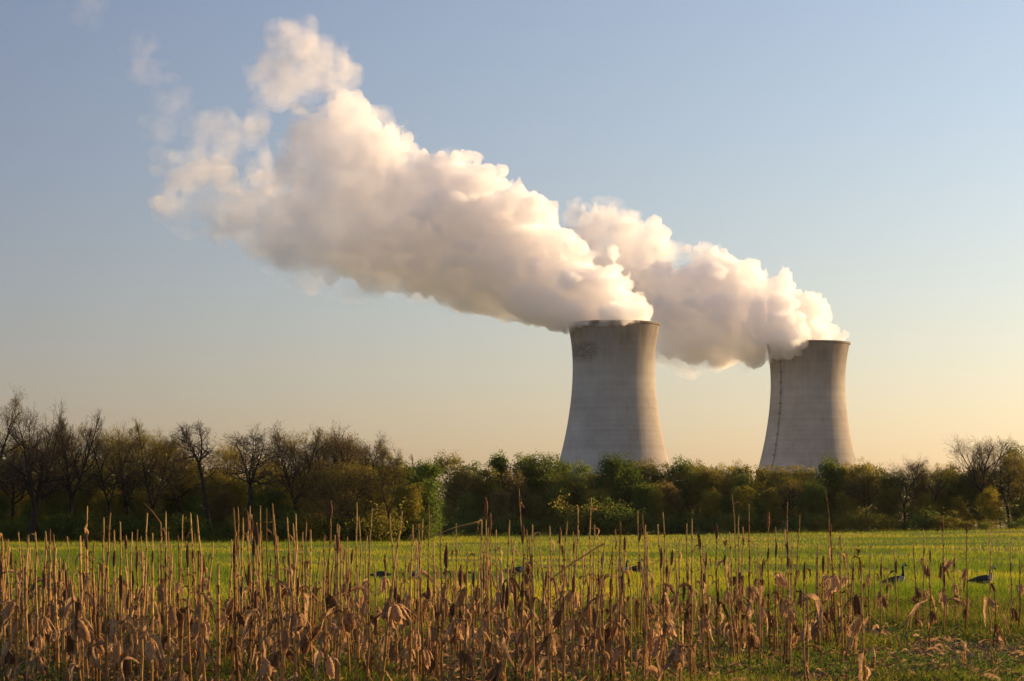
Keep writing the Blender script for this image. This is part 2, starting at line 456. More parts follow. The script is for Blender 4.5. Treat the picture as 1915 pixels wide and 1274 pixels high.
def field_of(blobs, h, seed, amps=((27, 8.0), (12, 6.0), (5.5, 3.0), (2.8, 1.2)), k=0.22, grow=0.0, ragged=None):
    """Blobs (x, y, z, r) -> field on a grid: smooth union with billows."""
    B = np.array(blobs, float)
    lo = (B[:, :3] - B[:, 3:4]).min(0) - 16; hi = (B[:, :3] + B[:, 3:4]).max(0) + 16
    n = np.ceil((hi - lo) / h).astype(int) + 1
    S = np.zeros(n, np.float32)
    ax = [lo[d] + np.arange(n[d]) * h for d in range(3)]
    for x, y, z, r in B:
        m = r + 22
        s = [slice(max(0, int((c - m - lo[d]) / h)), min(n[d], int((c + m - lo[d]) / h) + 2)) for d, c in enumerate((x, y, z))]
        d2 = ((ax[0][s[0]] - x) ** 2)[:, None, None] + ((ax[1][s[1]] - y) ** 2)[None, :, None] + ((ax[2][s[2]] - z) ** 2)[None, None, :]
        S[s[0], s[1], s[2]] += np.exp(np.clip(k * (r - np.sqrt(d2)), -30, 12)).astype(np.float32)
    Fv = np.log(np.maximum(S, 1e-9)) / k
    rs = np.random.RandomState(seed)
    face = -np.gradient(Fv, axis=2) / h          # the rising side boils, the underside is smooth
    wgt = (0.40 + 0.60 * sstep(-0.7, 0.15, face)).astype(np.float32)
    for cell, amp in amps:
        nz = noise3(Fv.shape, cell / h, rs)
        Fv += wgt * amp * (np.abs(nz) * 2.2 - 0.75)
    return Fv + grow, lo, ax

def steam_mat(name, dens, far_dens, x_near, x_far, thin=0.0, scale=0.035, g_=0.35):
    """Scattering droplets: dense over the tower, thinning and breaking up downwind (along -X of the object)."""
    m, nt, out = new_mat(name); g = NT(nt)
    co = g.coord('Object')
    sp = g.new('ShaderNodeSeparateXYZ'); g.link(co, sp.inputs[0])
    f = g.maprange(sp.outputs['X'], x_near, x_far, 0, 1, True)
    d = g.maprange(f, 0, 1, dens, far_dens)
    nz = g.noise(co, scale, 4, 0.6)
    hole = g.maprange(nz, 0.33, 0.70, 0, 1.9, True)
    # 1 near the tower, broken by the noise downwind
    k = g.math('ADD', g.math('MULTIPLY', f, g.math('SUBTRACT', hole, 1.0)), 1.0)
    if thin: k = hole
    v = g.new('ShaderNodeVolumePrincipled')
    v.inputs['Color'].default_value = (0.995, 0.988, 0.983, 1)
    v.inputs['Anisotropy'].default_value = g_
    g.link(g.math('MULTIPLY', d, k, True), v.inputs['Density'])
    v.inputs['Density Attribute'].default_value = ''
    g.link(v.outputs[0], out.inputs['Volume'])
    m.cycles.volume_sampling = 'DISTANCE' if hasattr(m, 'cycles') else None
    return m

def px_blobs(lst, D, seed, depth=0.35):
    rs = random.Random(seed); o = []
    for e in lst:
        px, py, r = e[:3]
        c = at(px, py, D); rm = r * D / F
        o.append((c[0], c[1] + (e[3] if len(e) > 3 else rs.uniform(-1, 1) * depth * rm), c[2], rm))
    return o

def steam(name, label, cat, blobs, D, mat, h=1.3, seed=1, origin=None, group=None, veil=None, veil_mat=None, shells=(), **kw):
    Fv, lo, ax = field_of(px_blobs(blobs, D, seed), h, seed, **kw)
    if origin is not None:      # keep the steam inside the tower mouth, and out of its wall
        R_ = np.sqrt((ax[0] - origin[0])[:, None] ** 2 + (ax[1] - origin[1])[None, :] ** 2)
        Zb = ax[2][None, None, :]
        wall = np.minimum(32.4 - R_, 8)[:, :, None]
        Fv = np.where(Zb < 155.6, np.where(R_[:, :, None] < 34, np.minimum(Fv, wall), np.minimum(Fv, (R_ - 36.5)[:, :, None])), Fv)
        Fv = np.where((R_[:, :, None] < 34) & (Zb < 155.6), np.minimum(wall, Zb - 147), Fv)
    v, q_ = largest_piece(*surface_nets(Fv, lo, h))
    org = np.array(origin if origin is not None else v.mean(0), float)
    o = obj(name, mesh_from(name, v - org, [q_], [mat]), loc=org)
    tag(o, label, cat, group)
    for gr_ in shells:          # thicker towards the middle: nested bodies whose densities add up
        v2, q2 = largest_piece(*surface_nets(Fv + gr_, lo, h))
        obj('core', mesh_from('steam core', v2 - org, [q2], [mat]), o)
    if veil is not None:        # the thin, torn outer steam round the thick body
        Fw, lo2, ax2 = field_of(px_blobs(veil, D, seed + 50), h * 1.6, seed + 60, amps=((30, 9.0), (12, 5.0), (6, 2.5)), grow=1.0)
        R2 = np.sqrt((ax2[0] - origin[0])[:, None] ** 2 + (ax2[1] - origin[1])[None, :] ** 2) if origin is not None else None
        if R2 is not None: Fw = np.where((ax2[2] < 157)[None, None, :], np.minimum(Fw, (R2 - 37.5)[:, :, None]), Fw)
        v2, q2 = largest_piece(*surface_nets(Fw, lo2, h * 1.6))
        vl = obj('veil', mesh_from('steam veil', v2 - org, [q2], [veil_mat]), o)
        v2, q2 = largest_piece(*surface_nets(Fw - 3.5, lo2, h * 1.6))
        obj('inner_veil', mesh_from('inner steam veil', v2 - org, [q2], [veil_mat]), vl)
    return o

P1 = [(1098,603,17,-32),(1128,605,19,-35),(1158,604,17,-35),(1184,600,15,-30),(1150,598,60),(1186,588,24),(1165,572,38),(1110,578,52),(1120,548,46),(1148,525,24),(1060,565,62),(1050,520,70),(1085,500,34),(1000,545,66),(990,480,70),(1040,450,36),
      (930,530,58),(930,470,85),(975,420,52),(985,380,28),(1000,362,2),(870,510,64),(860,430,90),(870,365,52),(850,322,32),(905,350,34),(955,372,32),(800,490,68),(790,410,80),(800,345,36),
      (740,470,72),(720,390,80),(700,320,70),(738,280,36),(690,255,48),(645,222,40),(640,200,22),(650,270,55),(590,232,38),(660,440,74),(650,370,75),(600,340,66),(575,280,50),(590,430,68),
      (540,400,55),(500,440,46),(560,478,36),(625,495,34),(700,520,34),(470,400,52),(430,370,42),(500,360,46),(440,240,26),(470,250,26),(415,238,16),(400,325,30),(355,335,30),(322,330,24),(345,390,26),(420,425,26),(310,375,20)]
P2 = [(1440,650,22,-14),(1452,652,22,-24),(1470,646,20,-31),(1492,642,15,-34),(1510,642,62),(1548,622,22),(1520,602,34),(1480,610,50),(1492,572,34),(1440,600,55),(1442,552,36),(1400,612,58),(1390,560,50),(1398,512,26),(1352,500,34),(1305,492,24),(1340,590,62),
      (1320,540,50),(1290,600,58),(1270,550,46),(1240,590,54),(1262,640,34),(1300,645,34),(1350,650,34),(1400,652,28),(1230,530,46),(1200,470,46),(1218,448,24),(1160,440,44),(1120,432,34),
      (1090,388,14),(1140,410,16),(1095,450,38),(1190,540,54),(1140,520,54),(1080,480,54),(1030,500,54),(980,470,50)]
PUFF = [(530,98,36),(580,108,40),(552,78,20),(610,128,30),(640,152,17),(504,104,18),(512,148,20),(550,150,26),(506,182,13),(575,150,22),(535,180,10),(655,152,8)]
V1 = [(x - 4, y + 2, r * 1.0 + 7) for x, y, r, *_ in P1 if x < 900] + [(330,300,14),(318,355,24),(350,420,20),(460,470,24),(520,510,22),(585,535,16),(560,520,18),(640,540,14),(385,300,24),(365,280,16),(440,300,26),(510,300,30),(470,330,40),(300,330,16),(310,400,14)]
V2 = [(x, y, r + 4) for x, y, r, *_ in P2 if x < 1330] + [(1250,665,24),(1285,680,22),(1330,668,30),(1375,670,26),(1415,664,26),(1290,695,9)]

vm1 = steam_mat('veil of steam', 0.012, 0.007, -90, -260, thin=1, scale=0.045)
vm2 = steam_mat('veil of steam of the far tower', 0.018, 0.016, -90, -230, thin=1, scale=0.05)
steam('steam_plume', 'long white steam plume drifting left from the nearer, black-stained tower', 'steam plume', P1, D1,
      steam_mat('thick steam', 0.145, 0.020, -10, -320), seed=3, origin=T1, veil=V1, veil_mat=vm1)
steam('steam_plume', 'shorter steam plume of the farther tower, passing behind the long plume', 'steam plume', P2 + [(1108,425,18),(1112,440,20)], D2,
      steam_mat('thick steam of the far tower', 0.145, 0.05, -10, -230), seed=5, origin=T2, veil=V2, veil_mat=vm2)
steam('steam_puff', 'detached rounded puff of steam floating above the far end of the long plume', 'steam cloud', PUFF, D1,
      steam_mat('thin steam', 0.009, 0.008, 20, -40, thin=1), seed=8, h=1.5, grow=5.0, shells=(-3.5, -7.0, -11.0))
tm = steam_mat('faint steam', 0.0022, 0.0022, 20, -40, thin=1, scale=0.06)
steam('steam_wisp', 'faint upper scrap of steam left of the detached puff', 'steam wisp', [(262,108,20),(285,140,14),(258,128,14),(275,92,12)], D1, tm, seed=21, h=1.5, grow=4.5, shells=(-3.0, -6.0))
steam('steam_wisp', 'faint lower scrap of steam hanging above the left tip of the long plume', 'steam wisp', [(328,185,22),(345,170,14),(312,215,16),(303,245,12),(306,275,10)], D1, tm, seed=22, h=1.5, grow=4.5, shells=(-3.0, -6.0))
steam('steam_wisp', 'faintest scrap of steam by the top left corner of the sky', 'steam wisp', [(160,18,22),(180,30,14),(140,22,12)], D1, steam_mat('fainter steam', 0.0008, 0.0008, 20, -40, thin=1, scale=0.06), seed=23, h=1.5, grow=4.5, shells=(-3.0, -6.0))

# ---------------------------------------------------------------- trees
def skeleton(seed, H, W, base=0.3, trunk=0.25, n_att=1500, step=0.30, kill=0.55, reach=3.2, lobes=0, wig=0.25, up=0.06, lean=0.0, tip=0.009, power=2.25, limbs=4, twigs=2, twig_len=0.55, bottom=1.0, wide=1.0, stout=0.0):
    """Branches that grow towards free points of the crown's volume: a list of (points, radii) chains for a tree of height H and crown width W."""
    rs = np.random.RandomState(seed)
    zc = H * (base + (1 - base) * 0.45)
    if lobes:       # a crown of several billows
        lc = []
        for i in range(lobes):
            t = rs.rand() ** 0.8; az = rs.uniform(0, 6.28); rr_ = W * 0.34 * math.sqrt(rs.rand()) * (1.15 - 0.7 * t)
            lc.append((rr_ * math.cos(az), rr_ * math.sin(az), H * (base + (0.90 - base) * t), W * rs.uniform(0.12, 0.24)))
        lc.append((0, 0, H * 0.86, W * 0.2)); lc = np.array(lc)
        pick = rs.randint(0, len(lc), n_att)
        d = rs.normal(0, 1, (n_att, 3)); d /= np.linalg.norm(d, axis=1)[:, None]
        A = lc[pick, :3] + d * (lc[pick, 3] * rs.rand(n_att) ** 0.42)[:, None]
        A[:, 2] = np.minimum(A[:, 2], H * (0.985 + 0.02 * rs.rand(n_att)))
    else:
        d = rs.normal(0, 1, (n_att, 3)); d /= np.linalg.norm(d, axis=1)[:, None]
        A = d * (rs.rand(n_att) ** 0.45)[:, None]
        lump = 1 + 0.16 * np.sin(A[:, 0] * 5 + seed) * np.cos(A[:, 1] * 4.3 + seed * 2) + 0.10 * np.sin(A[:, 2] * 7 + seed)
        A = A * lump[:, None]
        A = A * np.where(A[:, 2:3] < 0, [W / 2, W / 2, (zc - base * H) * bottom], [W / 2, W / 2, H - zc]) + [lean * H * 0.6, 0, zc]
    A = A[A[:, 2] > 0.6]
    N = [np.zeros(3)]; par = [-1]
    nt_ = max(3, int(trunk * H / step)); d = np.array([lean, 0, 1.0]); d /= np.linalg.norm(d)
    for i in range(nt_):
        d = d + rs.normal(0, 0.05, 3) * [1, 1, 0]; d /= np.linalg.norm(d)
        N.append(N[-1] + d * step); par.append(len(N) - 2)
    top = len(N) - 1
    for i in range(limbs):       # the first fork
        az = 2 * math.pi * (i + rs.uniform(-0.3, 0.3)) / limbs; s_ = rs.uniform(0.5, 1.15) * wide
        dd = np.array([math.cos(az) * s_, math.sin(az) * s_, 1.0]); dd /= np.linalg.norm(dd); prev = top - rs.randint(0, 3)
        for j in range(int(rs.randint(3, 7) * max(1, wide))):
            dd = dd + rs.normal(0, 0.12, 3); dd /= np.linalg.norm(dd)
            N.append(N[prev] + dd * step); par.append(prev); prev = len(N) - 1
    nkid = [0] * len(N)
    best = np.full(len(A), 1e9); near = np.zeros(len(A), int); new = list(range(len(N)))
    for it in range(140):
        P_ = np.array([N[i] for i in new]); d2 = ((A[:, None, :] - P_[None]) ** 2).sum(-1)
        k_ = d2.argmin(1); m = d2[np.arange(len(A)), k_]; u = m < best
        best[u] = m[u]; near[u] = np.array(new)[k_[u]]
        alive = best > kill * kill
        A, best, near = A[alive], best[alive], near[alive]
        inr = best < reach * reach
        if not inr.any(): break
        ids = np.unique(near[inr]); new = []
        acc = np.zeros((len(N), 3)); dirs = A[inr] - np.array(N)[near[inr]]
        np.add.at(acc, near[inr], dirs / np.linalg.norm(dirs, axis=1)[:, None])
        for i in ids:
            d = acc[i]; l = np.linalg.norm(d)
            if l < 1e-3 or nkid[i] > 2: continue
            nkid[i] += 1; nkid.append(0)
            d = d / l + rs.normal(0, wig, 3) + [0, 0, up]; d /= np.linalg.norm(d)
            N.append(N[i] + d * step); par.append(i); new.append(len(N) - 1)
        if not new or len(N) > 5200: break
    N = np.array(N); par = np.array(par); n = len(N)
    kids = [[] for _ in range(n)]
    for i in range(1, n): kids[par[i]].append(i)
    rad = np.zeros(n)
    for i in range(n - 1, -1, -1):
        rad[i] = tip if not kids[i] else (rad[kids[i]] ** power).sum() ** (1 / power)
    for i in range(1, n): rad[i] = min(rad[i], rad[par[i]])
    rad = rad * (1 + stout * sstep(0.025, 0.10, rad))
    rad[0] *= 1.35; rad[1] *= 1.1
    chains = []; st = [(0, -1)]
    while st:
        i, frm = st.pop(); c = [] if frm < 0 else [frm]
        while True:
            c.append(i)
            if not kids[i]: break
            ks = sorted(kids[i], key=lambda k: -rad[k])
            st += [(k, i) for k in ks[1:]]
            i = ks[0]
        p_ = N[c]; r_ = rad[c].copy()
        if frm >= 0: r_[0] = r_[1]
        chains.append((p_, r_))
    ends = np.array([i for i in range(n) if not kids[i]])
    for i in ends:               # fine twigs at every end
        d0 = N[i] - N[par[i]]; d0 /= np.linalg.norm(d0)
        for _ in range(twigs):
            d = d0 + rs.normal(0, 0.45, 3); d[2] += 0.12; d /= np.linalg.norm(d); L = twig_len * rs.uniform(0.5, 1.2)
            d2_ = d + rs.normal(0, 0.18, 3); d2_ /= np.linalg.norm(d2_)
            p1 = N[i] + d * L * 0.5
            chains.append((np.array([N[i], p1, p1 + d2_ * L * 0.5]), np.array([tip * 0.7, tip * 0.5, tip * 0.3])))
    return chains, N[ends]

def limbed(seed, H, W, base=0.25, leaders=1, fork=0.25, limbs=13, subs=9, twigs=6, wig=0.10, r0=0.26, lean=0.0, spread=62, rise=0.05, tip=0.009):
    """A leafless broadleaved tree: one or more leaders, curved limbs of a domed crown, side branches, twigs. Same result as skeleton()."""
    rs = np.random.RandomState(seed); out = []; ends = []
    def path(p, d, L, n, w, up, droop=0.0):
        pts = [p]
        for i in range(n):
            d = d + rs.normal(0, w, 3) + [0, 0, up - droop * (1 - i / n)]; d = d / np.linalg.norm(d)
            p = p + d * L / n; pts.append(p)
        return np.array(pts)
    def off(d, ang, az):
        a = np.cross(d, [0.0, 0, 1]); l = np.linalg.norm(a); a = np.array([1.0, 0, 0]) if l < 1e-3 else a / l
        b = np.cross(d, a); v = d * math.cos(ang) + (a * math.cos(az) + b * math.sin(az)) * math.sin(ang)
        return v / np.linalg.norm(v)
    def put(pts, ra, rb): out.append((pts, np.maximum(np.linspace(ra, rb, len(pts)), tip * 0.35)))
    def at_(pts, t):
        j = t * (len(pts) - 1); i = min(int(j), len(pts) - 2); d = pts[i + 1] - pts[i]
        return pts[i] + d * (j - i), d / np.linalg.norm(d)
    def bough(p, d, L, r, lv):
        n = (8, 6, 4, 3)[lv]; w = wig * (1.0, 1.3, 1.5, 1.5)[lv]
        pts = path(p, d, L, n, w, rise * (1.0, 1.0, 0.6, 0.3)[lv]); put(pts, r, max(r * 0.35, tip * 0.4))
        if lv == 3: ends.append(pts[-1]); return
        k = (subs, twigs, 3)[lv]; az0 = rs.uniform(0, 6.28)
        for i in range(k):
            t = (i + rs.uniform(0.2, 0.9)) / k * 0.82 + 0.18 if lv < 2 else rs.uniform(0.25, 1.0)
            q_, dd = at_(pts, min(t, 1.0))
            # side branches spread mostly in a flattish fan to both sides, and turn up
            az = az0 + math.pi * i + rs.normal(0, 0.7)
            ang = R(rs.uniform(30, 58)) if t < 0.93 else R(rs.uniform(5, 25))
            bough(q_, off(dd, ang, az), L * (0.72 - 0.34 * t) * rs.uniform(0.7, 1.25) * (1.0, 0.95, 0.8)[lv], max(tip, r * (1 - 0.6 * t) * rs.uniform(0.5, 0.72)), lv + 1)
    trunk = path(np.zeros(3), np.array([lean, 0, 1.0]), fork * H, 6, 0.04, 0.0)
    out.append((trunk, np.linspace(r0 * 1.12, r0 * 0.85, 7) * np.array([1.4, 1.1, 1, 1, 1, 1, 1.05])))
    for k in range(leaders):
        az = 2 * math.pi * k / leaders + rs.uniform(-0.4, 0.4); tl = R(rs.uniform(14, 30)) if leaders > 1 else R(4)
        d = np.array([math.cos(az) * math.sin(tl) + lean, math.sin(az) * math.sin(tl), math.cos(tl)])
        rl = r0 * (0.82 if leaders == 1 else 0.95 / math.sqrt(leaders) * rs.uniform(0.9, 1.15))
        L = (0.82 - fork) * H * rs.uniform(0.8, 1.0)
        ld = path(trunk[-1], d, L, 9, 0.07, 0.03); put(ld, rl, 0.03)
        nl = max(5, int(limbs * 1.6 / leaders + 1)); az0 = rs.uniform(0, 6.28)
        for i in range(nl):
            t = (i + rs.uniform(0.1, 0.8)) / nl; zt = t
            q_, dd = at_(ld, 0.08 + 0.90 * t)
            sh = (0.85 + 0.25 * math.sin(math.pi * min(1, zt * 1.3))) * (1 - 0.55 * max(0, zt - 0.45) / 0.55)
            ang = R(spread * (1 - 0.50 * zt) * rs.uniform(0.8, 1.15))
            bough(q_, off(dd, ang, az0 + 2.4 * i), W * 0.5 * sh * rs.uniform(0.8, 1.15) * (1 if leaders == 1 else 0.82), (rl * (1 - 0.75 * t) + 0.02) * rs.uniform(0.42, 0.62), 0)
        for _ in range(4): bough(ld[-1], off((ld[-1] - ld[-2]) / np.linalg.norm(ld[-1] - ld[-2]), R(rs.uniform(8, 45)), rs.uniform(0, 6.28)), W * rs.uniform(0.16, 0.26), 0.028, 1)
    allp = np.concatenate([p_ for p_, r_ in out])
    S = np.array([1, 1, H / np.percentile(allp[:, 2], 99.6)]); half = np.percentile(np.abs(allp[:, 0] - allp[:, 0].mean()), 97)
    S[0] = S[1] = min(1.6, max(0.6, W / 2 / half))
    return [(p_ * S, r_) for p_, r_ in out], np.array(ends) * S

def bark_mesh(name, chains, mat, lo=0.0, hi=9.0):
    """Tubes for the branches whose thickness at the start lies between lo and hi."""
    m = MB()
    for p_, r_ in chains:
        r0 = r_[min(1, len(r_) - 1)]
        if lo <= r0 < hi: m.tube(p_, r_, 9 if r0 > 0.12 else 6 if r0 > 0.05 else 4 if r0 > 0.02 else 3, cap=r0 > 0.03)
    return m.mesh(name, [mat])

def leaf_cards(rs, centers, per, spread, size, flat=0.0):
    n = len(centers) * per
    c = np.repeat(centers, per, axis=0) + rs.normal(0, 1, (n, 3)) * spread * np.array([1, 1, 0.8])
    a = rs.normal(0, 1, (n, 3)); a /= np.linalg.norm(a, axis=1)[:, None]
    b = np.cross(a, rs.normal(0, 1, (n, 3))); b /= np.linalg.norm(b, axis=1)[:, None] + 1e-9
    s = size * rs.uniform(0.6, 1.35, n)[:, None]
    v = np.stack([c - a * s * 0.75, c + b * s * 0.42, c + a * s * 0.75, c - b * s * 0.42], 1).reshape(-1, 3)
    q_ = np.arange(n * 4).reshape(n, 4)
    return v, q_

m_bark = rough_mat('grey brown bark', [(0.3, (0.018, 0.013, 0.009)), (0.7, (0.042, 0.031, 0.021))], 3.0, bump=0.3, stretch=(1, 1, 0.3))
m_twig = rough_mat('dark twig bark', [(0.3, (0.045, 0.033, 0.020)), (0.7, (0.085, 0.063, 0.039))], 2.0)
LEAF = {
 'bright green': leaf_like('bright green spring leaves', [(0.3, (0.080, 0.128, 0.020)), (0.7, (0.145, 0.185, 0.034))], 0.5, 0.6),
 'deep green': leaf_like('deep green leaves', [(0.3, (0.076, 0.119, 0.022)), (0.7, (0.150, 0.186, 0.032))], 0.6, 0.6),
 'olive': leaf_like('olive spring leaves', [(0.3, (0.159, 0.150, 0.024)), (0.7, (0.266, 0.217, 0.037))], 0.6, 0.6),
 'yellow-green': leaf_like('yellow green young leaves', [(0.3, (0.217, 0.202, 0.022)), (0.7, (0.366, 0.283, 0.040))], 0.6, 0.6),
 'brownish': leaf_like('brown buds and flowers', [(0.3, (0.152, 0.116, 0.037)), (0.7, (0.244, 0.183, 0.061))], 0.6, 0.6),
}

# shapes of leafy trees, each 10 m high; several trees share one shape at their own size, turn and colour
def leafy_shape(seed, kind):
    rs = np.random.RandomState(seed)
    par = dict(tall=dict(W=5.8, base=0.16, lobes=14, per=52, spread=0.28, size=0.12), round=dict(W=9.0, base=0.14, lobes=17, per=50, spread=0.30, size=0.12),
               airy=dict(W=7.6, base=0.22, lobes=12, per=32, spread=0.27, size=0.105), plain=dict(W=7.4, base=0.16, lobes=15, per=46, spread=0.28, size=0.115))[kind]
    chains, ends = skeleton(seed, 10.0, par['W'], par['base'], 0.16, 1500, 0.28, 0.50, 3.0, par['lobes'], 0.22, 0.04, tip=0.009, twigs=1, twig_len=0.4)
    trunk = bark_mesh('tree trunk', chains, m_bark, 0.012)
    low = np.stack([rs.normal(0, par['W'] * 0.2, 40), rs.normal(0, par['W'] * 0.2, 40), rs.uniform(0.6, 3.0, 40)], -1)
    ends = ends + rs.normal(0, 0.22, ends.shape)
    c = np.concatenate([ends, low])
    nodes = np.concatenate([p_[1:] for p_, r_ in chains if len(p_) > 3]); nodes = nodes[(nodes[:, 2] > 1.0) & (nodes[:, 2] < 9.3)]
    inner = nodes[rs.randint(0, len(nodes), 230 if kind != 'airy' else 130)]       # older leaves inside the crown
    v, q_ = leaf_cards(rs, c, par['per'], par['spread'] * rs.uniform(0.6, 1.4, (len(c) * par['per'], 1)), par['size'])
    v2, q2 = leaf_cards(rs, inner, 24, 0.38, 0.21)
    q_ = np.concatenate([q_, q2 + len(v)]); v = np.concatenate([v, v2])
    v[:, 2] = np.maximum(v[:, 2], 0.1)
    return trunk, mesh_from('tree crown', v, [q_], [LEAF['olive']], smooth=False)

SHAPES = {k: [leafy_shape(s_ + 31 * i, k) for s_ in range(3)] for i, k in enumerate(('tall', 'round', 'airy', 'plain'))}

TREES = []      # (px, root object, kind words) for the labels further down
def leafy_tree(px, top, D, colour, kind, var, wide=1.0, seed=0):
    rs = random.Random(seed * 7 + int(px))
    b = at(px, HOR, D); gz = float(ground_z(b[0], b[1]))
    H = at(px, top, D)[2] - gz
    t = obj('leafy_tree', None, loc=(b[0], b[1], gz - 0.1), rot=(0, 0, rs.uniform(0, 6.28)), scale=(H / 10 * wide, H / 10 * wide, H / 10))
    tr, cr = SHAPES[kind][var % 3]
    obj('trunk', tr, t)
    c = obj('crown', cr, t)
    c.material_slots[0].link = 'OBJECT'; c.material_slots[0].material = LEAF[colour]
    TREES.append((px, t, colour + ' leafy tree', 'tree'))
    return t

def bare_tree(px, top, D, width_px, seed, words, buds=0, budcol='brownish', **kw):
    b = at(px, HOR, D); gz = float(ground_z(b[0], b[1]))
    H = at(px, top, D)[2] - gz; W = width_px * D / F
    chains, ends = limbed(seed, H, W, **kw)
    t = obj('bare_tree', None, loc=(b[0], b[1], gz - 0.1), rot=(0, 0, 0))
    obj('trunk', bark_mesh('bare trunk and limbs', chains, m_bark, 0.034), t)
    obj('crown', bark_mesh('bare twigs', chains, m_twig, 0.0, 0.034), t)
    if buds:
        rs = np.random.RandomState(seed)
        tips = ends[rs.rand(len(ends)) < min(1, buds)]
        v, q_ = leaf_cards(rs, tips, max(1, int(buds)), 0.12, 0.055)
        tag(obj('buds', mesh_from('buds on twigs', v, [q_], [LEAF[budcol]], smooth=False), t), kind='stuff')
    TREES.append((px, t, words, 'tree'))
    return t

# bare trees on the near edge of the wood, left of the picture's middle
bare_tree(-14, 726, 283, 130, 11, 'tall budding bare tree', buds=2, budcol='olive', fork=0.3, leaders=2, limbs=14)
bare_tree(62, 757, 280, 150, 24, 'big forked bare tree', fork=0.20, leaders=4, limbs=20, r0=0.46, wig=0.15, spread=66)
bare_tree(128, 770, 286, 108, 12, 'upswept bare tree', fork=0.28, leaders=3, limbs=18, r0=0.34, spread=48, rise=0.09, lean=0.05)
bare_tree(205, 791, 287, 105, 37, 'fine twigged bare tree', buds=1, fork=0.26, leaders=2, limbs=14, r0=0.22, wig=0.14)
bare_tree(283, 788, 288, 122, 46, 'budding fine twigged tree', buds=3, budcol='olive', fork=0.25, leaders=2, limbs=15, r0=0.24, wig=0.13)
bare_tree(393, 786, 284, 78, 53, 'slim leaning bare tree', fork=0.56, leaders=3, limbs=12, r0=0.24, wig=0.19, spread=70, lean=-0.09, subs=8)
bare_tree(467, 799, 284, 112, 62, 'broad gnarled bare tree', fork=0.42, leaders=4, limbs=16, r0=0.30, wig=0.20, spread=78, rise=0.03, subs=8)
bare_tree(552, 793, 289, 115, 71, 'dense twiggy bare tree', buds=1, fork=0.25, leaders=3, limbs=17, r0=0.26, wig=0.14)
bare_tree(618, 797, 292, 122, 85, 'dense twiggy bare tree', buds=1, fork=0.24, leaders=3, limbs=18, r0=0.25, wig=0.14)
bare_tree(676, 806, 290, 112, 97, 'spreading bare tree', buds=1, fork=0.26, leaders=2, limbs=15, r0=0.24, wig=0.14, spread=72)
bare_tree(728, 828, 290, 98, 102, 'low budding bare tree', buds=4, budcol='olive', fork=0.25, leaders=2, limbs=14, r0=0.2)
bare_tree(640, 862, 285, 185, 115, 'low wide tree with long side boughs', buds=5, budcol='olive', fork=0.14, leaders=4, limbs=24, r0=0.26, spread=80, rise=0.02, subs=9, twigs=6)
bare_tree(786, 850, 420, 52, 121, 'small pale bare tree', r0=0.14, leaders=2)
bare_tree(1268, 868, 480, 60, 133, 'small pale bare tree', r0=0.14, leaders=2)
bare_tree(1356, 866, 480, 70, 137, 'small pale bare tree', buds=1, r0=0.14, leaders=2)
bare_tree(1692, 855, 430, 90, 141, 'low domed bare tree', buds=1, fork=0.3, leaders=3, limbs=18, r0=0.22, spread=52, rise=0.08)
bare_tree(1842, 815, 425, 108, 152, 'tall domed bare tree', buds=1, fork=0.32, leaders=4, limbs=22, r0=0.30, spread=50, rise=0.08)

# lesser bare trees behind and among them: four shapes, each copied at its own size and turn
def lesser_shape(seed, lead):
    ch, ends = limbed(seed, 10.0, 7.6, fork=0.30, leaders=lead, limbs=12, r0=0.17, wig=0.14, subs=7, twigs=5, tip=0.008)
    rs = np.random.RandomState(seed); v, q_ = leaf_cards(rs, ends, 5, 0.16, 0.062)
    return bark_mesh('slender trunk', ch, m_bark, 0.028), bark_mesh('slender twigs', ch, m_twig, 0.0, 0.028), mesh_from('buds on twigs', v, [q_], [LEAF['olive']], smooth=False)
LESSER = [lesser_shape(401, 1), lesser_shape(412, 2), lesser_shape(423, 2), lesser_shape(434, 3)]
def lesser(px, top, D, var, words, budcol):
    b = at(px, HOR, D); gz = float(ground_z(b[0], b[1])); H = (at(px, top, D)[2] - gz) / 10
    t = obj('bare_tree', None, loc=(b[0], b[1], gz - 0.1), rot=(0, 0, px * 1.7), scale=(H, H, H))
    for n_, me in zip(('trunk', 'crown', 'buds'), LESSER[var]): o = obj(n_, me, t)
    o['kind'] = 'stuff'; o.material_slots[0].link = 'OBJECT'; o.material_slots[0].material = LEAF[budcol]
    TREES.append((px, t, words, 'tree'))
for i, (px, top) in enumerate([(22, 806), (96, 812), (170, 800), (244, 798), (335, 808), (430, 820), (586, 804), (650, 810)]):
    lesser(px, top, 297 + 5 * (i % 3), i % 4, 'hazy twigged bare tree', ('olive', 'brownish', 'yellow-green')[i % 3])
for i, (px, top) in enumerate([(868, 872), (1096, 884), (1330, 872), (1476, 882), (1622, 876), (1738, 866), (1888, 838)]):
    lesser(px, top, 427 + 3 * (i % 3), (i + 1) % 4, 'slender bare tree', ('olive', 'yellow-green')[i % 2])

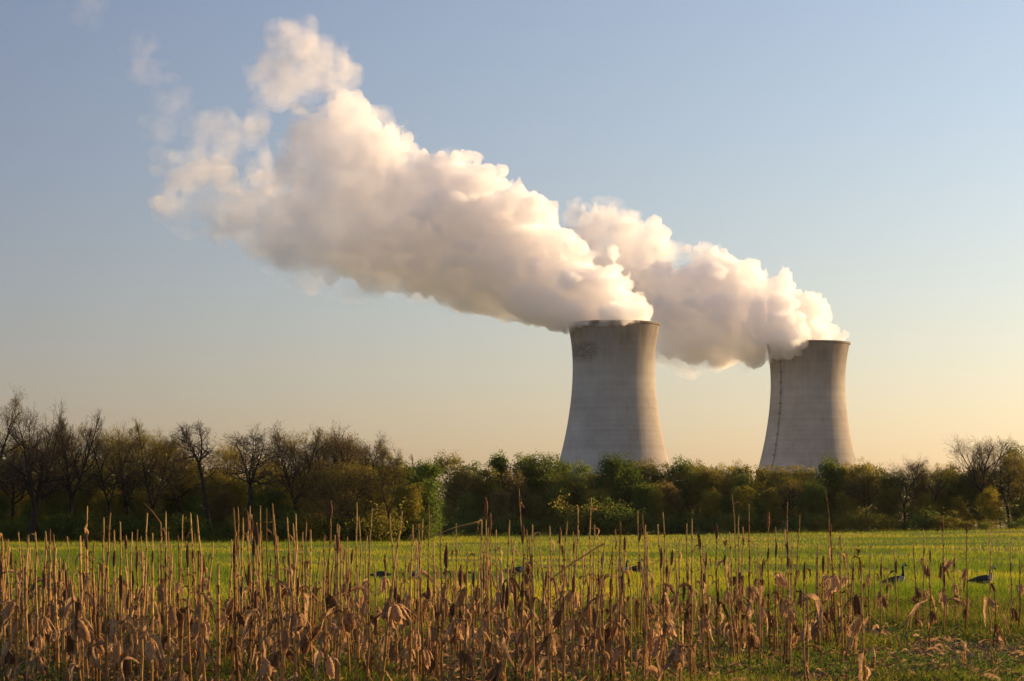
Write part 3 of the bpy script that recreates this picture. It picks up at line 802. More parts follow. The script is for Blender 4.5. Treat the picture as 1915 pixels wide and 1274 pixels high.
# leafy trees: (px, top row, distance, colour, shape, variant, width)
LEAFY = [
 (-30, 850, 300, 'olive', 'plain', 0, 1.2), (20, 862, 306, 'yellow-green', 'round', 1, 1.0), (80, 845, 318, 'brownish', 'airy', 2, 1.2), (105, 868, 300, 'olive', 'round', 0, 1.0),
 (160, 850, 316, 'yellow-green', 'airy', 1, 1.2), (185, 868, 300, 'olive', 'plain', 2, 1.1), (240, 842, 320, 'olive', 'airy', 0, 1.2), (252, 872, 304, 'deep green', 'round', 2, 1.0),
 (310, 828, 320, 'brownish', 'airy', 1, 1.2), (338, 866, 306, 'olive', 'plain', 1, 1.1), (352, 845, 322, 'olive', 'airy', 2, 1.0), (410, 880, 312, 'yellow-green', 'round', 1, 1.0),
 (425, 868, 322, 'olive', 'airy', 0, 1.2), (440, 890, 300, 'olive', 'plain', 0, 1.1), (500, 868, 312, 'olive', 'plain', 2, 1.1), (505, 850, 325, 'brownish', 'airy', 1, 1.0), (540, 876, 302, 'yellow-green', 'airy', 0, 1.2),
 (580, 850, 318, 'brownish', 'airy', 2, 1.3), (590, 884, 296, 'olive', 'round', 2, 1.0), (650, 850, 320, 'olive', 'plain', 1, 1.2), (690, 862, 316, 'deep green', 'airy', 0, 1.2), (700, 884, 292, 'olive', 'round', 0, 1.0),
 (735, 868, 306, 'olive', 'plain', 2, 1.0), (760, 866, 300, 'deep green', 'tall', 1, 1.1), (802, 859, 286, 'bright green', 'tall', 0, 1.12), (766, 905, 284, 'olive', 'round', 1, 0.9),
 # the far edge of the wood
 (842, 847, 432, 'olive', 'airy', 0, 0.9), (880, 860, 440, 'deep green', 'airy', 2, 1.1), (905, 872, 430, 'olive', 'plain', 1, 1.1), (936, 846, 438, 'deep green', 'tall', 1, 0.8), (962, 880, 428, 'brownish', 'round', 0, 1.0),
 (978, 851, 440, 'deep green', 'plain', 0, 0.9), (1012, 850, 436, 'deep green', 'round', 1, 0.8), (1046, 857, 440, 'bright green', 'plain', 2, 0.9), (1060, 884, 428, 'olive', 'round', 2, 1.0), (1084, 862, 444, 'deep green', 'airy', 1, 1.0),
 (1114, 880, 432, 'yellow-green', 'airy', 2, 1.1), (1140, 846, 430, 'bright green', 'tall', 2, 0.95), (1172, 853, 432, 'bright green', 'plain', 1, 0.85), (1204, 860, 440, 'olive', 'plain', 0, 1.0), (1228, 905, 422, 'yellow-green', 'round', 0, 1.0),
 (1240, 868, 442, 'deep green', 'round', 2, 0.9), (1276, 857, 440, 'deep green', 'plain', 2, 0.9), (1300, 862, 444, 'olive', 'airy', 0, 1.0), (1322, 876, 432, 'olive', 'round', 1, 0.9), (1352, 868, 440, 'yellow-green', 'airy', 1, 1.0),
 (1378, 866, 442, 'olive', 'plain', 1, 0.9), (1388, 884, 428, 'bright green', 'round', 0, 1.0), (1418, 868, 440, 'olive', 'airy', 2, 1.0), (1450, 872, 438, 'yellow-green', 'plain', 0, 1.0), (1482, 872, 436, 'olive', 'round', 2, 0.9),
 (1512, 874, 440, 'yellow-green', 'airy', 0, 1.0), (1552, 855, 436, 'deep green', 'plain', 2, 0.9), (1580, 868, 442, 'olive', 'round', 1, 0.8), (1606, 862, 438, 'yellow-green', 'plain', 1, 1.0), (1640, 868, 440, 'olive', 'airy', 1, 1.1),
 (1668, 884, 432, 'deep green', 'plain', 0, 1.0), (1722, 882, 436, 'olive', 'round', 0, 0.9), (1756, 874, 438, 'deep green', 'airy', 2, 1.0), (1780, 870, 444, 'olive', 'plain', 2, 1.0), (1806, 884, 432, 'deep green', 'round', 1, 1.0),
 (1836, 868, 440, 'olive', 'plain', 1, 1.0), (1872, 872, 434, 'deep green', 'airy', 0, 1.1), (1900, 828, 436, 'deep green', 'airy', 1, 0.7), (1930, 850, 434, 'olive', 'round', 2, 1.0),
]
for i, (px, top, D, colour, kind, var, wide) in enumerate(LEAFY):
    leafy_tree(px, top, D, colour, kind, var, wide, i)
# lower trees in front of them, that close the edge of the wood: smaller and darker
rs_ = random.Random(77)
for px in range(-20, 760, 74):
    leafy_tree(px + rs_.uniform(-16, 16), rs_.uniform(902, 935), rs_.uniform(291, 299), rs_.choice(['deep green', 'olive', 'olive', 'brownish']), rs_.choice(['tall', 'plain', 'airy']), rs_.randrange(3), 1.3, px)
for px in range(860, 1940, 66):
    leafy_tree(px + rs_.uniform(-14, 14), rs_.uniform(898, 925), rs_.uniform(418, 426), rs_.choice(['deep green', 'olive', 'yellow-green', 'olive', 'brownish']), rs_.choice(['tall', 'plain', 'airy']), rs_.randrange(3), 1.15, px)

# shrubs along the foot of the wood
def shrub_shape(seed):
    rs = np.random.RandomState(seed)
    m = MB(); cs = []
    for i in range(9):
        az = rs.uniform(0, 6.28); ln = rs.uniform(0.6, 1.0); d = np.array([math.cos(az) * 0.7, math.sin(az) * 0.7, 1.0])
        p_ = np.array([[0, 0, 0], d * 0.35 * ln, d * 0.7 * ln + rs.normal(0, 0.06, 3), d * 0.95 * ln + rs.normal(0, 0.1, 3)])
        m.tube(p_, np.linspace(0.022, 0.006, 4), 4)
        for _ in range(7): cs.append(p_[rs.randint(1, 4)] + rs.normal(0, 0.14, 3))
    for i in range(50): cs.append(np.array([rs.normal(0, 0.42), rs.normal(0, 0.42), rs.uniform(0.05, 0.6)]))
    v, q_ = leaf_cards(rs, np.array(cs), 22, 0.11, 0.055); v[:, 2] = np.maximum(v[:, 2], 0.02)
    return m.mesh('shrub stems', [m_bark]), mesh_from('shrub leaves', v, [q_], [LEAF['olive']], smooth=False)
SHRUBS = [shrub_shape(200 + i) for i in range(4)]
def shrub(px, top, D, colour, seed, wide=1.2):
    rs = random.Random(seed)
    b = at(px, HOR, D); gz = float(ground_z(b[0], b[1])); H = max(0.8, at(px, top, D)[2] - gz)
    t = obj('shrub', None, loc=(b[0], b[1], gz - 0.03), rot=(0, 0, rs.uniform(0, 6.28)), scale=(H * wide, H * wide, H))
    st, lf = SHRUBS[seed % 4]
    obj('stem', st, t); c = obj('foliage', lf, t)
    c.material_slots[0].link = 'OBJECT'; c.material_slots[0].material = LEAF[colour]
    TREES.append((px, t, colour + ' shrub', 'shrub'))
rs_ = random.Random(5)
for k, px in enumerate(range(-10, 830, 40)):
    shrub(px + rs_.uniform(-12, 12), rs_.uniform(955, 985), rs_.uniform(281, 286), rs_.choice(['deep green', 'deep green', 'olive']), k)
for k, px in enumerate(range(845, 1930, 40)):
    shrub(px + rs_.uniform(-12, 12), rs_.uniform(952, 978), rs_.uniform(410, 416), rs_.choice(['deep green', 'deep green', 'olive']), k + 40)
shrub(1158, 938, 407, 'bright green', 91, 1.0); shrub(1092, 944, 408, 'olive', 92, 1.1); shrub(1122, 948, 409, 'deep green', 93, 1.1); shrub(705, 948, 280, 'olive', 94, 1.0)

# the dark inside of the wood: a thicket nobody could count
rs = np.random.RandomState(9)
def thicket(n, x0, x1, d0, d1, h):
    D = rs.uniform(d0, d1, n); px = rs.uniform(x0, x1, n)
    X = (px - 957.5) * D / F
    return np.stack([X, D, ground_z(X, D) + rs.uniform(0, 1, n) ** 0.8 * h], -1)
c = np.concatenate([thicket(3400, -80, 800, 304, 345, 7.5), thicket(5200, 790, 2010, 440, 490, 9.6)])
v, q_ = leaf_cards(rs, c, 22, 0.6, 0.22)
tag(obj('undergrowth', mesh_from('undergrowth', v, [q_], [LEAF['deep green']], smooth=False)), 'dark thicket filling the inside of the woods behind the edge trees', 'undergrowth', kind='stuff')

# each tree's label: its kind, counted from the landmark on its left
MARKS = [(-200, "photo's left edge"), (64.5, 'big forked bare tree'), (389.5, 'slim leaning bare tree'), (612, 'dark gap in the twiggy trees'), (802.5, 'bright green tree at the corner'), (1060, "nearer tower's foot"), (1240, 'gap between the towers'), (1420, "farther tower's foot"), (1600, 'open sky right of the towers'), (1842.5, 'tall domed bare tree')]
ORD = ['first', 'second', 'third', 'fourth', 'fifth', 'sixth', 'seventh', 'eighth', 'ninth', 'tenth', 'eleventh', 'twelfth', 'thirteenth', 'fourteenth', 'fifteenth', 'sixteenth', 'seventeenth', 'eighteenth', 'nineteenth', 'twentieth']
def count_from_marks(items):
    """items: (px, object, words). Gives each the label «<nth> <words> right of <landmark>», counted from the landmark to its left."""
    items = sorted(items, key=lambda e: e[0]); n = {}
    for px, o, words in items:
        k = max(i for i, (mx, _) in enumerate(MARKS) if mx <= px)
        n[(k, words)] = n.get((k, words), 0) + 1
        o['label'] = f"{ORD[n[(k, words)] - 1]} {words} counted rightward from the {MARKS[k][1]}"
SINGLE = {'big forked bare tree': 'big dark forked bare tree, the thickest trunk and widest bare crown of the wood',
          'tall budding bare tree': 'tallest tree of the wood, budding, cut off by the left edge of the photo',
          'upswept bare tree': 'bare tree with upswept branches just right of the big forked bare tree',
          'slim leaning bare tree': 'slim bare tree on a tall leaning trunk, clear sky on both sides of its crown',
          'broad gnarled bare tree': 'gnarled bare tree with a broad flat crown, next right of the slim leaning one',
          'low wide tree with long side boughs': 'low wide budding tree with long sideways boughs, left of the bright green tree',
          'tall domed bare tree': 'tall dome-shaped bare tree against the pale sky at the right end of the wood',
          'low domed bare tree': 'lower dome-shaped bare tree between the farther tower and the tall domed one',
          'spreading bare tree': 'spreading bare tree left of the low budding one, its twigs against the sky',
          'low budding bare tree': 'lowest budding bare tree of the near wood, closest to the bright green tree',
          'budding fine twigged tree': 'fine twigged tree hazed with olive buds, left of the slim leaning bare tree',
          'fine twigged bare tree': 'fine twigged bare tree between the upswept one and the olive-budding one'}
rest = []
for px, o, words, cat in TREES:
    o['category'] = cat
    o['group'] = {'shrub': 'shrubs along the foot of the wood'}.get(cat, 'bare trees of the wood' if 'bare' in words or 'twigged' in words or 'boughs' in words else 'leafy trees of the wood')
    if words in SINGLE: o['label'] = SINGLE[words]
    elif words == 'bright green leafy tree' and abs(px - 802) < 3: o['label'] = 'bright green tree at the corner where the near wood ends'
    else: rest.append((px, o, words))
count_from_marks(rest)

# ---------------------------------------------------------------- grass, flowers, litter
m_grass = leaf_like('young green crop blades', [(0.3, (0.25, 0.27, 0.018)), (0.7, (0.44, 0.40, 0.036))], 0.5, 0.22, rand=False,
                    tint_stops=[(0, (0.40, 0.58, 0.6)), (0.25, (0.68, 0.82, 0.8)), (0.5, (1, 1, 1)), (0.8, (1.4, 1.2, 0.9)), (1, (1.8, 1.32, 0.9))])
m_weedg = leaf_like('olive weeds and dry grass', [(0.3, (0.105, 0.135, 0.018)), (0.7, (0.20, 0.21, 0.032))], 0.45, 1.2, rand=False,
                    tint_stops=[(0, (0.55, 0.70, 0.8)), (0.55, (1, 1, 1)), (0.8, (1.5, 1.2, 1.0)), (1, (2.3, 1.6, 1.6))])
rs = np.random.RandomState(4)
def scatter(n, d0, d1, power=1.0, spread=0.225):
    """Points spread over the wedge of field in front of the camera, denser near by (power 1 = equal per metre of depth)."""
    u = rs.rand(n)
    D = (d0 ** (1 - power) + u * (d1 ** (1 - power) - d0 ** (1 - power))) ** (1 / (1 - power)) if power != 1 else d0 * (d1 / d0) ** u
    X = rs.uniform(-spread, spread, n) * D
    return X, D
def blades(X, Y, h, w, lean=0.35, tint=None):
    """One bent blade at each point: two quads and a tip."""
    n = len(X); Z = ground_z(X, Y) - 0.01
    az = rs.uniform(0, 2 * math.pi, n); dx, dy = np.cos(az), np.sin(az)
    az2 = az + math.pi / 2 + rs.uniform(-0.4, 0.4, n); wx, wy = np.cos(az2) * w / 2, np.sin(az2) * w / 2
    ln = lean * rs.uniform(0.2, 1.6, n) * h
    def row(t, k):
        cx = X + dx * ln * t * t; cy_ = Y + dy * ln * t * t; cz = Z + h * (t - 0.12 * t * t)
        return np.stack([cx - wx * k, cy_ - wy * k, cz], -1), np.stack([cx + wx * k, cy_ + wy * k, cz], -1)
    a0, b0 = row(0.0, 0.8); a1, b1 = row(0.5, 1.0); a2, _ = row(1.0, 0.0)
    v = np.stack([a0, b0, a1, b1, a2], 1).reshape(-1, 3)
    i = np.arange(n)[:, None] * 5
    q_ = np.concatenate([i + 0, i + 1, i + 3, i + 2], 1); t_ = np.concatenate([i + 2, i + 3, i + 4], 1)
    return v, q_, t_, np.repeat(tint if tint is not None else np.full(n, 0.5), 5)

def lush(X, Y):
    """How tall and thick the crop stands: drill rows, wheel lanes and patches."""
    p_ = 0.55 + 0.30 * vnoise2(X / 5.0, Y / 16.0, 21) + 0.25 * vnoise2(X / 1.7, Y / 5.0, 22)
    lane = np.abs(((X + 0.28 * Y) / 9.0) % 1 - 0.5) * 9.0
    p_ -= 0.5 * (lane < 0.8)
    return np.clip(p_, 0.12, 1.2)
# the green crop behind the corn
X, Y = scatter(330000, 48, 460, 1.35)
L = lush(X, Y); keep = rs.rand(len(X)) < 0.35 + 0.75 * L; X, Y, L = X[keep], Y[keep], L[keep]
far = np.clip((Y - 60) / 300, 0, 1)
yel = np.clip(0.40 + 0.30 * vnoise2(X / 7, Y / 22, 31) + 0.30 * (sstep(200, 330, Y)) * (0.5 + vnoise2(X / 9, Y / 30, 33)), 0, 1)
band = 0.8 * vnoise2(X / 16 + 0.01 * Y, Y / 20.0, 71) + 0.45 * vnoise2(X / 5, Y / 8.0, 72) + 0.35 * vnoise2((X + 0.28 * Y) / 1.5, Y / 90.0, 73)
yel = np.clip(yel - 0.52 * sstep(0.0, 0.45, band) + 0.14 * sstep(0.1, 0.6, -band), 0, 1); L = L * (1 + 0.6 * sstep(0.1, 0.5, band)) * (1 - 0.35 * sstep(0.1, 0.6, -band))
v, q_, t_, c_ = blades(X, Y, (0.10 + 0.17 * L) * (1 + 0.3 * far) * rs.uniform(0.55, 1.5, len(X)), (0.012 + 0.030 * far) * rs.uniform(0.7, 1.3, len(X)), 0.4, yel + rs.normal(0, 0.08, len(X)))
tag(obj('grass', mesh_from('grass', v, [q_, t_], [m_grass], colors=c_)), 'bright green young crop covering the field behind the corn', 'grass', kind='stuff')
# weeds and thin grass among the corn
X, Y = scatter(240000, 24, 54, 1.1)
patch = vnoise2(X / 1.6, Y / 2.6, 41) + 0.5 * vnoise2(X / 0.6, Y / 0.9, 42) + 0.9 * sstep(34, 50, Y) - 0.15
keep = rs.rand(len(X)) < np.clip(0.42 + 0.6 * patch, 0.10, 1); X, Y, patch = X[keep], Y[keep], patch[keep]
v, q_, t_, c_ = blades(X, Y, np.clip(0.12 + 0.11 * patch, 0.06, 0.34) * rs.uniform(0.6, 1.5, len(X)), 0.010 * rs.uniform(0.7, 1.6, len(X)), 0.6, np.clip(0.55 + rs.normal(0, 0.3, len(X)), 0, 1))
tag(obj('weeds', mesh_from('weeds', v, [q_, t_], [m_weedg], colors=c_)), 'low green weeds and thin grass between the dry corn stalks', 'weeds', kind='stuff')

# broad weed leaves near the camera
m_weed = leaf_like('broad weed leaves', [(0.3, (0.055, 0.095, 0.016)), (0.7, (0.12, 0.165, 0.026))], 0.4, 2.0, rand=False)
X, Y = scatter(5200, 25, 55, 1.1)
keep = vnoise2(X / 1.3, Y / 2.2, 51) > -0.05; X, Y = X[keep], Y[keep]
c = np.stack([X, Y, ground_z(X, Y) + rs.uniform(0.03, 0.16, len(X))], -1)
v, q_ = leaf_cards(rs, c, 7, 0.055, 0.032)
tag(obj('broadleaf_weeds', mesh_from('broadleaf weeds', v, [q_], [m_weed], smooth=False)), 'broad leaved green weeds on the ground between the stalks', 'weeds', kind='stuff')

# yellow flowers: drifts along the far edge of the field, and a few among the weeds
m_flower = leaf_like('yellow mustard flowers', [(0.3, (0.38, 0.31, 0.014)), (0.7, (0.55, 0.46, 0.025))], 0.35, 1.0, rand=False)
X, Y = scatter(26000, 60, 470, 0.4)
dens = 0.015 * (vnoise2(X / 8, Y / 30, 61) > 0.15) + 0.55 * sstep(210, 300, Y) * (X / Y < 0.0) * (vnoise2(X / 7, Y / 18, 62) > -0.1) + 0.9 * sstep(330, 420, Y) * (X / Y > 0.09) + 0.3 * sstep(300, 420, Y) * (vnoise2(X / 10, Y / 25, 63) > 0.1)
keep = rs.rand(len(X)) < dens; X, Y = X[keep], Y[keep]
c = np.stack([X, Y, ground_z(X, Y) + rs.uniform(0.22, 0.50, len(X))], -1)
v1, q1 = leaf_cards(rs, c, 12, 0.16, 0.026)
X, Y = scatter(700, 30, 60, 1.0); keep = vnoise2(X / 2, Y / 3, 64) > 0.1; X, Y = X[keep], Y[keep]
c = np.stack([X, Y, ground_z(X, Y) + rs.uniform(0.12, 0.32, len(X))], -1)
v2, q2 = leaf_cards(rs, c, 5, 0.03, 0.013)
tag(obj('yellow_flowers', mesh_from('yellow flowers', np.concatenate([v1, v2]), [np.concatenate([q1, q2 + len(v1)])], [m_flower], smooth=False)), 'drifts of small yellow flowers, thickest along the far edge of the field', 'flowers', kind='stuff')

# ---------------------------------------------------------------- dry corn
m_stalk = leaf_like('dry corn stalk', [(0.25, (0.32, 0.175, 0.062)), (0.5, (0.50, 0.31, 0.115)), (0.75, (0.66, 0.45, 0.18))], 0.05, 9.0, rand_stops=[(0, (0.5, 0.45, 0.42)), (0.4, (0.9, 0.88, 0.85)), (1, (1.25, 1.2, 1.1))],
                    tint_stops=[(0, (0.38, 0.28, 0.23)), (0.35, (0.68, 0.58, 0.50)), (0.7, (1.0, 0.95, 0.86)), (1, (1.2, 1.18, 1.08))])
m_husk = leaf_like('papery corn husk', [(0.25, (0.24, 0.125, 0.052)), (0.5, (0.42, 0.25, 0.115)), (0.75, (0.58, 0.39, 0.21))], 0.42, 9.0, rand_stops=[(0, (0.36, 0.30, 0.27)), (0.45, (0.85, 0.82, 0.8)), (0.75, (1.15, 1.15, 1.12)), (1, (1.4, 1.45, 1.5))])
m_leafd = leaf_like('dead corn leaf', [(0.25, (0.15, 0.082, 0.038)), (0.5, (0.32, 0.195, 0.095)), (0.75, (0.50, 0.34, 0.18))], 0.42, 8.0, rand_stops=[(0, (0.36, 0.31, 0.29)), (0.5, (0.9, 0.87, 0.83)), (1, (1.5, 1.5, 1.5))])
m_sheath = leaf_like('dark dead sheath', [(0.3, (0.085, 0.042, 0.024)), (0.7, (0.22, 0.115, 0.06))], 0.15, 12.0)
m_cob = rough_mat('corn kernels', [(0.3, (0.42, 0.24, 0.05)), (0.7, (0.60, 0.38, 0.10))], 60.0)

def ribbon(path, width, across, fold=0.25, jitter=0.0, rs=None, cols=3):
    """A strip along PATH (n,3); ACROSS (n,3) its width direction, WIDTH (n,)."""
    n = len(path); u = np.linspace(-1, 1, cols)
    tan = np.gradient(path, axis=0); nrm = np.cross(tan, across); nrm /= np.linalg.norm(nrm, axis=1)[:, None] + 1e-9
    v = path[:, None, :] + across[:, None, :] * (u[None, :, None] * width[:, None, None] / 2) + nrm[:, None, :] * (np.abs(u)[None, :, None] * fold * width[:, None, None])
    if jitter: v = v + rs.normal(0, 1, v.shape) * (jitter * width)[:, None, None]
    i = np.arange(n - 1)[:, None] * cols; j = np.arange(cols - 1)[None, :]
    q_ = np.stack([i + j, i + j + 1, i + cols + j + 1, i + cols + j], -1).reshape(-1, 4)
    return v.reshape(-1, 3), q_

def husk_shape(seed):
    """An ear in its opened husk, hanging along -Z from the origin, 1 long."""
    rs = np.random.RandomState(seed); m = MB(); fat = rs.uniform(0.17, 0.25)
    npet = rs.randint(5, 8)
    for i in range(npet):
        az = 2 * math.pi * i / npet + rs.uniform(-0.3, 0.3); half = rs.uniform(0.5, 0.8); L = rs.uniform(0.8, 1.12)
        flare = rs.uniform(0.25, 0.9) if rs.rand() < 0.45 else rs.uniform(-0.02, 0.1)
        T = np.linspace(0, 1, 9); cols = 5; V = []
        for t in T:
            r_ = fat * (0.28 + 0.72 * math.sin(math.pi * min(1, t * 0.85 + 0.08)) ** 0.8) + flare * max(0, t - 0.5) ** 1.6
            w = half * (1 - max(0, t - 0.55) ** 1.5 * 2.2)
            for u in np.linspace(-1, 1, cols):
                a = az + u * max(0.04, w)
                V.append([r_ * math.cos(a) * (1 - 0.08 * abs(u)), r_ * math.sin(a) * (1 - 0.08 * abs(u)), -L * t + flare * 0.35 * max(0, t - 0.6)])
        V = np.array(V) + rs.normal(0, 0.012, (len(V), 3))
        k = np.arange(8)[:, None] * cols; j = np.arange(cols - 1)[None, :]
        m.add(V, np.stack([k + j, k + j + 1, k + cols + j + 1, k + cols + j], -1).reshape(-1, 4))
    for i in range(3):     # torn strips
        az = rs.uniform(0, 6.28); d = np.array([math.cos(az), math.sin(az), 0])
        T = np.linspace(0, 1, 7)[:, None]
        p_ = d * (0.1 + 0.5 * T + rs.uniform(-0.2, 0.3) * T ** 2) + np.array([0, 0, 1.0]) * (0.25 * T - rs.uniform(0.6, 1.4) * T ** 2)
        m.add(*ribbon(p_, 0.16 * (1 - T[:, 0]) ** 0.6 + 0.01, np.tile(np.cross(d, [0, 0, 1.0]), (7, 1)), 0.2, 0.12, rs))
    m.tube(np.array([[0, 0, 0.14], [0, 0, 0.05], [0, 0, -0.04]]), [0.05, 0.065, 0.06], 6)
    return m.mesh('corn husk', [m_husk])

def leaf_shape(seed):
    """A dead leaf from the origin, about 1 long: out, over and hanging, twisted and crumpled."""
    rs = np.random.RandomState(seed); n = 13; T = np.linspace(0, 1, n)
    out_ = rs.uniform(0.15, 0.75); rise = rs.uniform(-0.1, 0.45); drop = rs.uniform(0.5, 1.3)
    x = out_ * np.sin(T * rs.uniform(1.2, 2.4)); z = rise * np.sin(T * math.pi * 0.9) - drop * T ** 1.7
    y = np.cumsum(rs.normal(0, 0.03, n))
    p_ = np.stack([x, y, z], -1)
    tw = np.cumsum(rs.normal(0, 0.30, n)); tan = np.gradient(p_, axis=0); tan /= np.linalg.norm(tan, axis=1)[:, None]
    a0 = np.tile([0, 1.0, 0], (n, 1)); a1 = np.cross(tan, a0)
    ac = a0 * np.cos(tw)[:, None] + a1 * np.sin(tw)[:, None]
    w = rs.uniform(0.08, 0.15) * np.sin(np.clip(T * 0.9 + 0.12, 0, 1) * math.pi) ** 0.6
    v, q_ = ribbon(p_, w + 0.006, ac, rs.uniform(0.2, 0.6), 0.10, rs)
    return mesh_from('dead corn leaf', v, [q_], [m_leafd])

def sheath_shape(seed):
    """A dark blade wrapped round the stalk like a spindle, from 0 to 1 along Z."""
    rs = np.random.RandomState(seed); n = 9; s_ = 7; T = np.linspace(0, 1, n); V = []
    for t in T:
        r_ = 0.085 * math.sin(math.pi * min(1, t * 0.94 + 0.03)) ** 0.75 + 0.012
        for k in range(s_):
            a = 2 * math.pi * k / s_ + t * 0.7
            rr_ = r_ * (1 + 0.22 * math.cos(2 * a + seed) + rs.normal(0, 0.06))
            V.append([rr_ * math.cos(a) + 0.02 * math.sin(5 * t + seed), rr_ * math.sin(a), t])
    k = np.arange(n - 1)[:, None] * s_; j = np.arange(s_)[None, :]; jn = (j + 1) % s_
    return mesh_from('dry sheath', V, [np.stack([k + j, k + jn, k + s_ + jn, k + s_ + j], -1).reshape(-1, 4)], [m_sheath])

HUSKS = [husk_shape(300 + i) for i in range(14)]
LEAVES = [leaf_shape(330 + i) for i in range(16)]
SHEATHS = [sheath_shape(360 + i) for i in range(6)]

STALKS = []
def stem_path(rs, h, lean_x, lean_y, crook):
    n = max(4, int(h / 0.17)); z = np.concatenate([[0], np.cumsum(rs.uniform(0.75, 1.25, n))]); z = z / z[-1] * h
    kx = np.cumsum(rs.normal(0, 0.0075, n + 1)); ky = np.cumsum(rs.normal(0, 0.0075, n + 1))
    t = z / h
    x = kx + lean_x * z + crook * np.maximum(0, t - 0.75) ** 2 * 2.0
    y = ky + lean_y * z
    return np.stack([x - x[0], y - y[0], z * (1 - 0.5 * lean_x * lean_x)], -1)

def corn_stalk(px, top, D, seed, thick=1.0, lean=None, husks=None, sheath=None, leaves=None, crook=0.0, bent=None):
    """One dead stalk: its tip stands at pixel px, top of the photograph, D metres away."""
    rs = np.random.RandomState(seed)
    tip = at(px, top, D)
    lx = (rs.normal(0, 0.024) if rs.rand() < 0.84 else rs.uniform(-0.14, 0.14)) if lean is None else lean
    ly = rs.normal(0, 0.02)
    h0 = tip[2]
    bx, by = tip[0] - lx * h0, D - ly * h0
    gz = float(ground_z(bx, by)); h = max(0.25, h0 - gz)
    pts = stem_path(rs, h, lx, ly, crook)
    pts[:, 0] += (tip[0] - bx - pts[-1, 0]) * (pts[:, 2] / h) ** 1.5
    r0 = 0.0170 * thick * rs.uniform(0.85, 1.2) * (0.7 + 0.3 * min(1, h / 1.8))
    t = pts[:, 2] / h
    base_r = r0 * (1 - 0.72 * np.minimum(t * h / 2.1, 1) ** 0.9)
    # nodes: a short bulge at every joint
    P_, R_, C_ = [], [], []
    for i in range(len(pts) - 1):
        a, b = pts[i], pts[i + 1]
        for f, k in ((0.0, 1.28), (0.12, 1.0), (0.88, 0.97)):
            P_.append(a + (b - a) * f); R_.append((base_r[i] * (1 - f) + base_r[i + 1] * f) * k)
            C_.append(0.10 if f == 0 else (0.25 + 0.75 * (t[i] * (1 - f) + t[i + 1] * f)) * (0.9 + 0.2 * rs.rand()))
    P_.append(pts[-1]); R_.append(base_r[-1] * 0.9); C_.append(1.0)
    P_.append(pts[-1] + [rs.normal(0, 0.004), rs.normal(0, 0.004), 0.012]); R_.append(base_r[-1] * 0.25); C_.append(0.9)
    root = obj('corn_stalk', None, loc=(bx, by, gz - 0.02))
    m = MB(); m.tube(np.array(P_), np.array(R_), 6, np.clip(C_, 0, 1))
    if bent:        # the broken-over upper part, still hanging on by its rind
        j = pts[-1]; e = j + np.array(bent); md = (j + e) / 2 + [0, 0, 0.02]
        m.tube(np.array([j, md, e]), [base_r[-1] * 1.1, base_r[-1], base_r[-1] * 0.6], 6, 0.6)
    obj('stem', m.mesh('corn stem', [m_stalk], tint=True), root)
    def on(zf):
        i = np.clip(np.searchsorted(pts[:, 2], zf) - 1, 0, len(pts) - 2); f = (zf - pts[i, 2]) / (pts[i + 1, 2] - pts[i, 2])
        return pts[i] + (pts[i + 1] - pts[i]) * f, base_r[i]
    nh = (int(rs.rand() < 0.84) + int(rs.rand() < 0.28)) if husks is None else husks
    nl = rs.randint(1, 5) if leaves is None else leaves
    ns = int(rs.rand() < 0.42) + int(rs.rand() < 0.15) if sheath is None else sheath
    if h < 0.7: nh = min(nh, 1); ns = 0
    for i in range(nh):
        z_ = rs.uniform(0.38, 1.10) * min(1, h / 1.4); p_, r_ = on(min(z_, h * 0.9)); az = rs.uniform(0, 6.28)
        s_ = rs.uniform(0.14, 0.23)
        tilt = rs.uniform(0.05, 0.55) if rs.rand() < 0.93 else rs.uniform(2.3, 2.9)
        k = s_ * rs.uniform(0.85, 1.25)
        obj('husk', HUSKS[rs.randint(len(HUSKS))], root, loc=p_ + np.array([math.cos(az), math.sin(az), 0]) * (r_ + 0.018), rot=(0, -tilt, az), scale=(k, k, s_))
    for i in range(nl):
        z_ = rs.uniform(0.12, 0.95) * min(1.25, h * 0.8); p_, r_ = on(z_); az = rs.uniform(0, 6.28); s_ = rs.uniform(0.16, 0.46)
        obj('leaf', LEAVES[rs.randint(len(LEAVES))], root, loc=p_, rot=(rs.normal(0, 0.15), rs.normal(0, 0.25), az), scale=s_)
    if rs.rand() < 0.3:      # a rag of the flag leaf at the tip
        p_, r_ = on(h * rs.uniform(0.84, 0.97)); s_ = rs.uniform(0.10, 0.26)
        obj('leaf', LEAVES[rs.randint(len(LEAVES))], root, loc=p_, rot=(rs.normal(0, 0.5), rs.normal(-0.4, 0.5), rs.uniform(0, 6.28)), scale=(s_, s_ * 0.7, s_))
    for i in range(ns):
        z_ = rs.uniform(0.45, 0.93) * h; s_ = rs.uniform(0.15, 0.27); p_, r_ = on(max(0.2, min(z_, h - s_ * 0.7)))
        obj('sheath', SHEATHS[rs.randint(len(SHEATHS))], root, loc=p_, rot=(-ly, lx, rs.uniform(0, 6.28)), scale=(s_ * 0.85, s_ * 0.85, s_))
    STALKS.append(dict(px=px, top=top, D=D, o=root, h=h, lean=lx, husks=nh, leaves=nl, sheath=ns, bent=bool(bent), thick=thick, crook=crook))
    return root

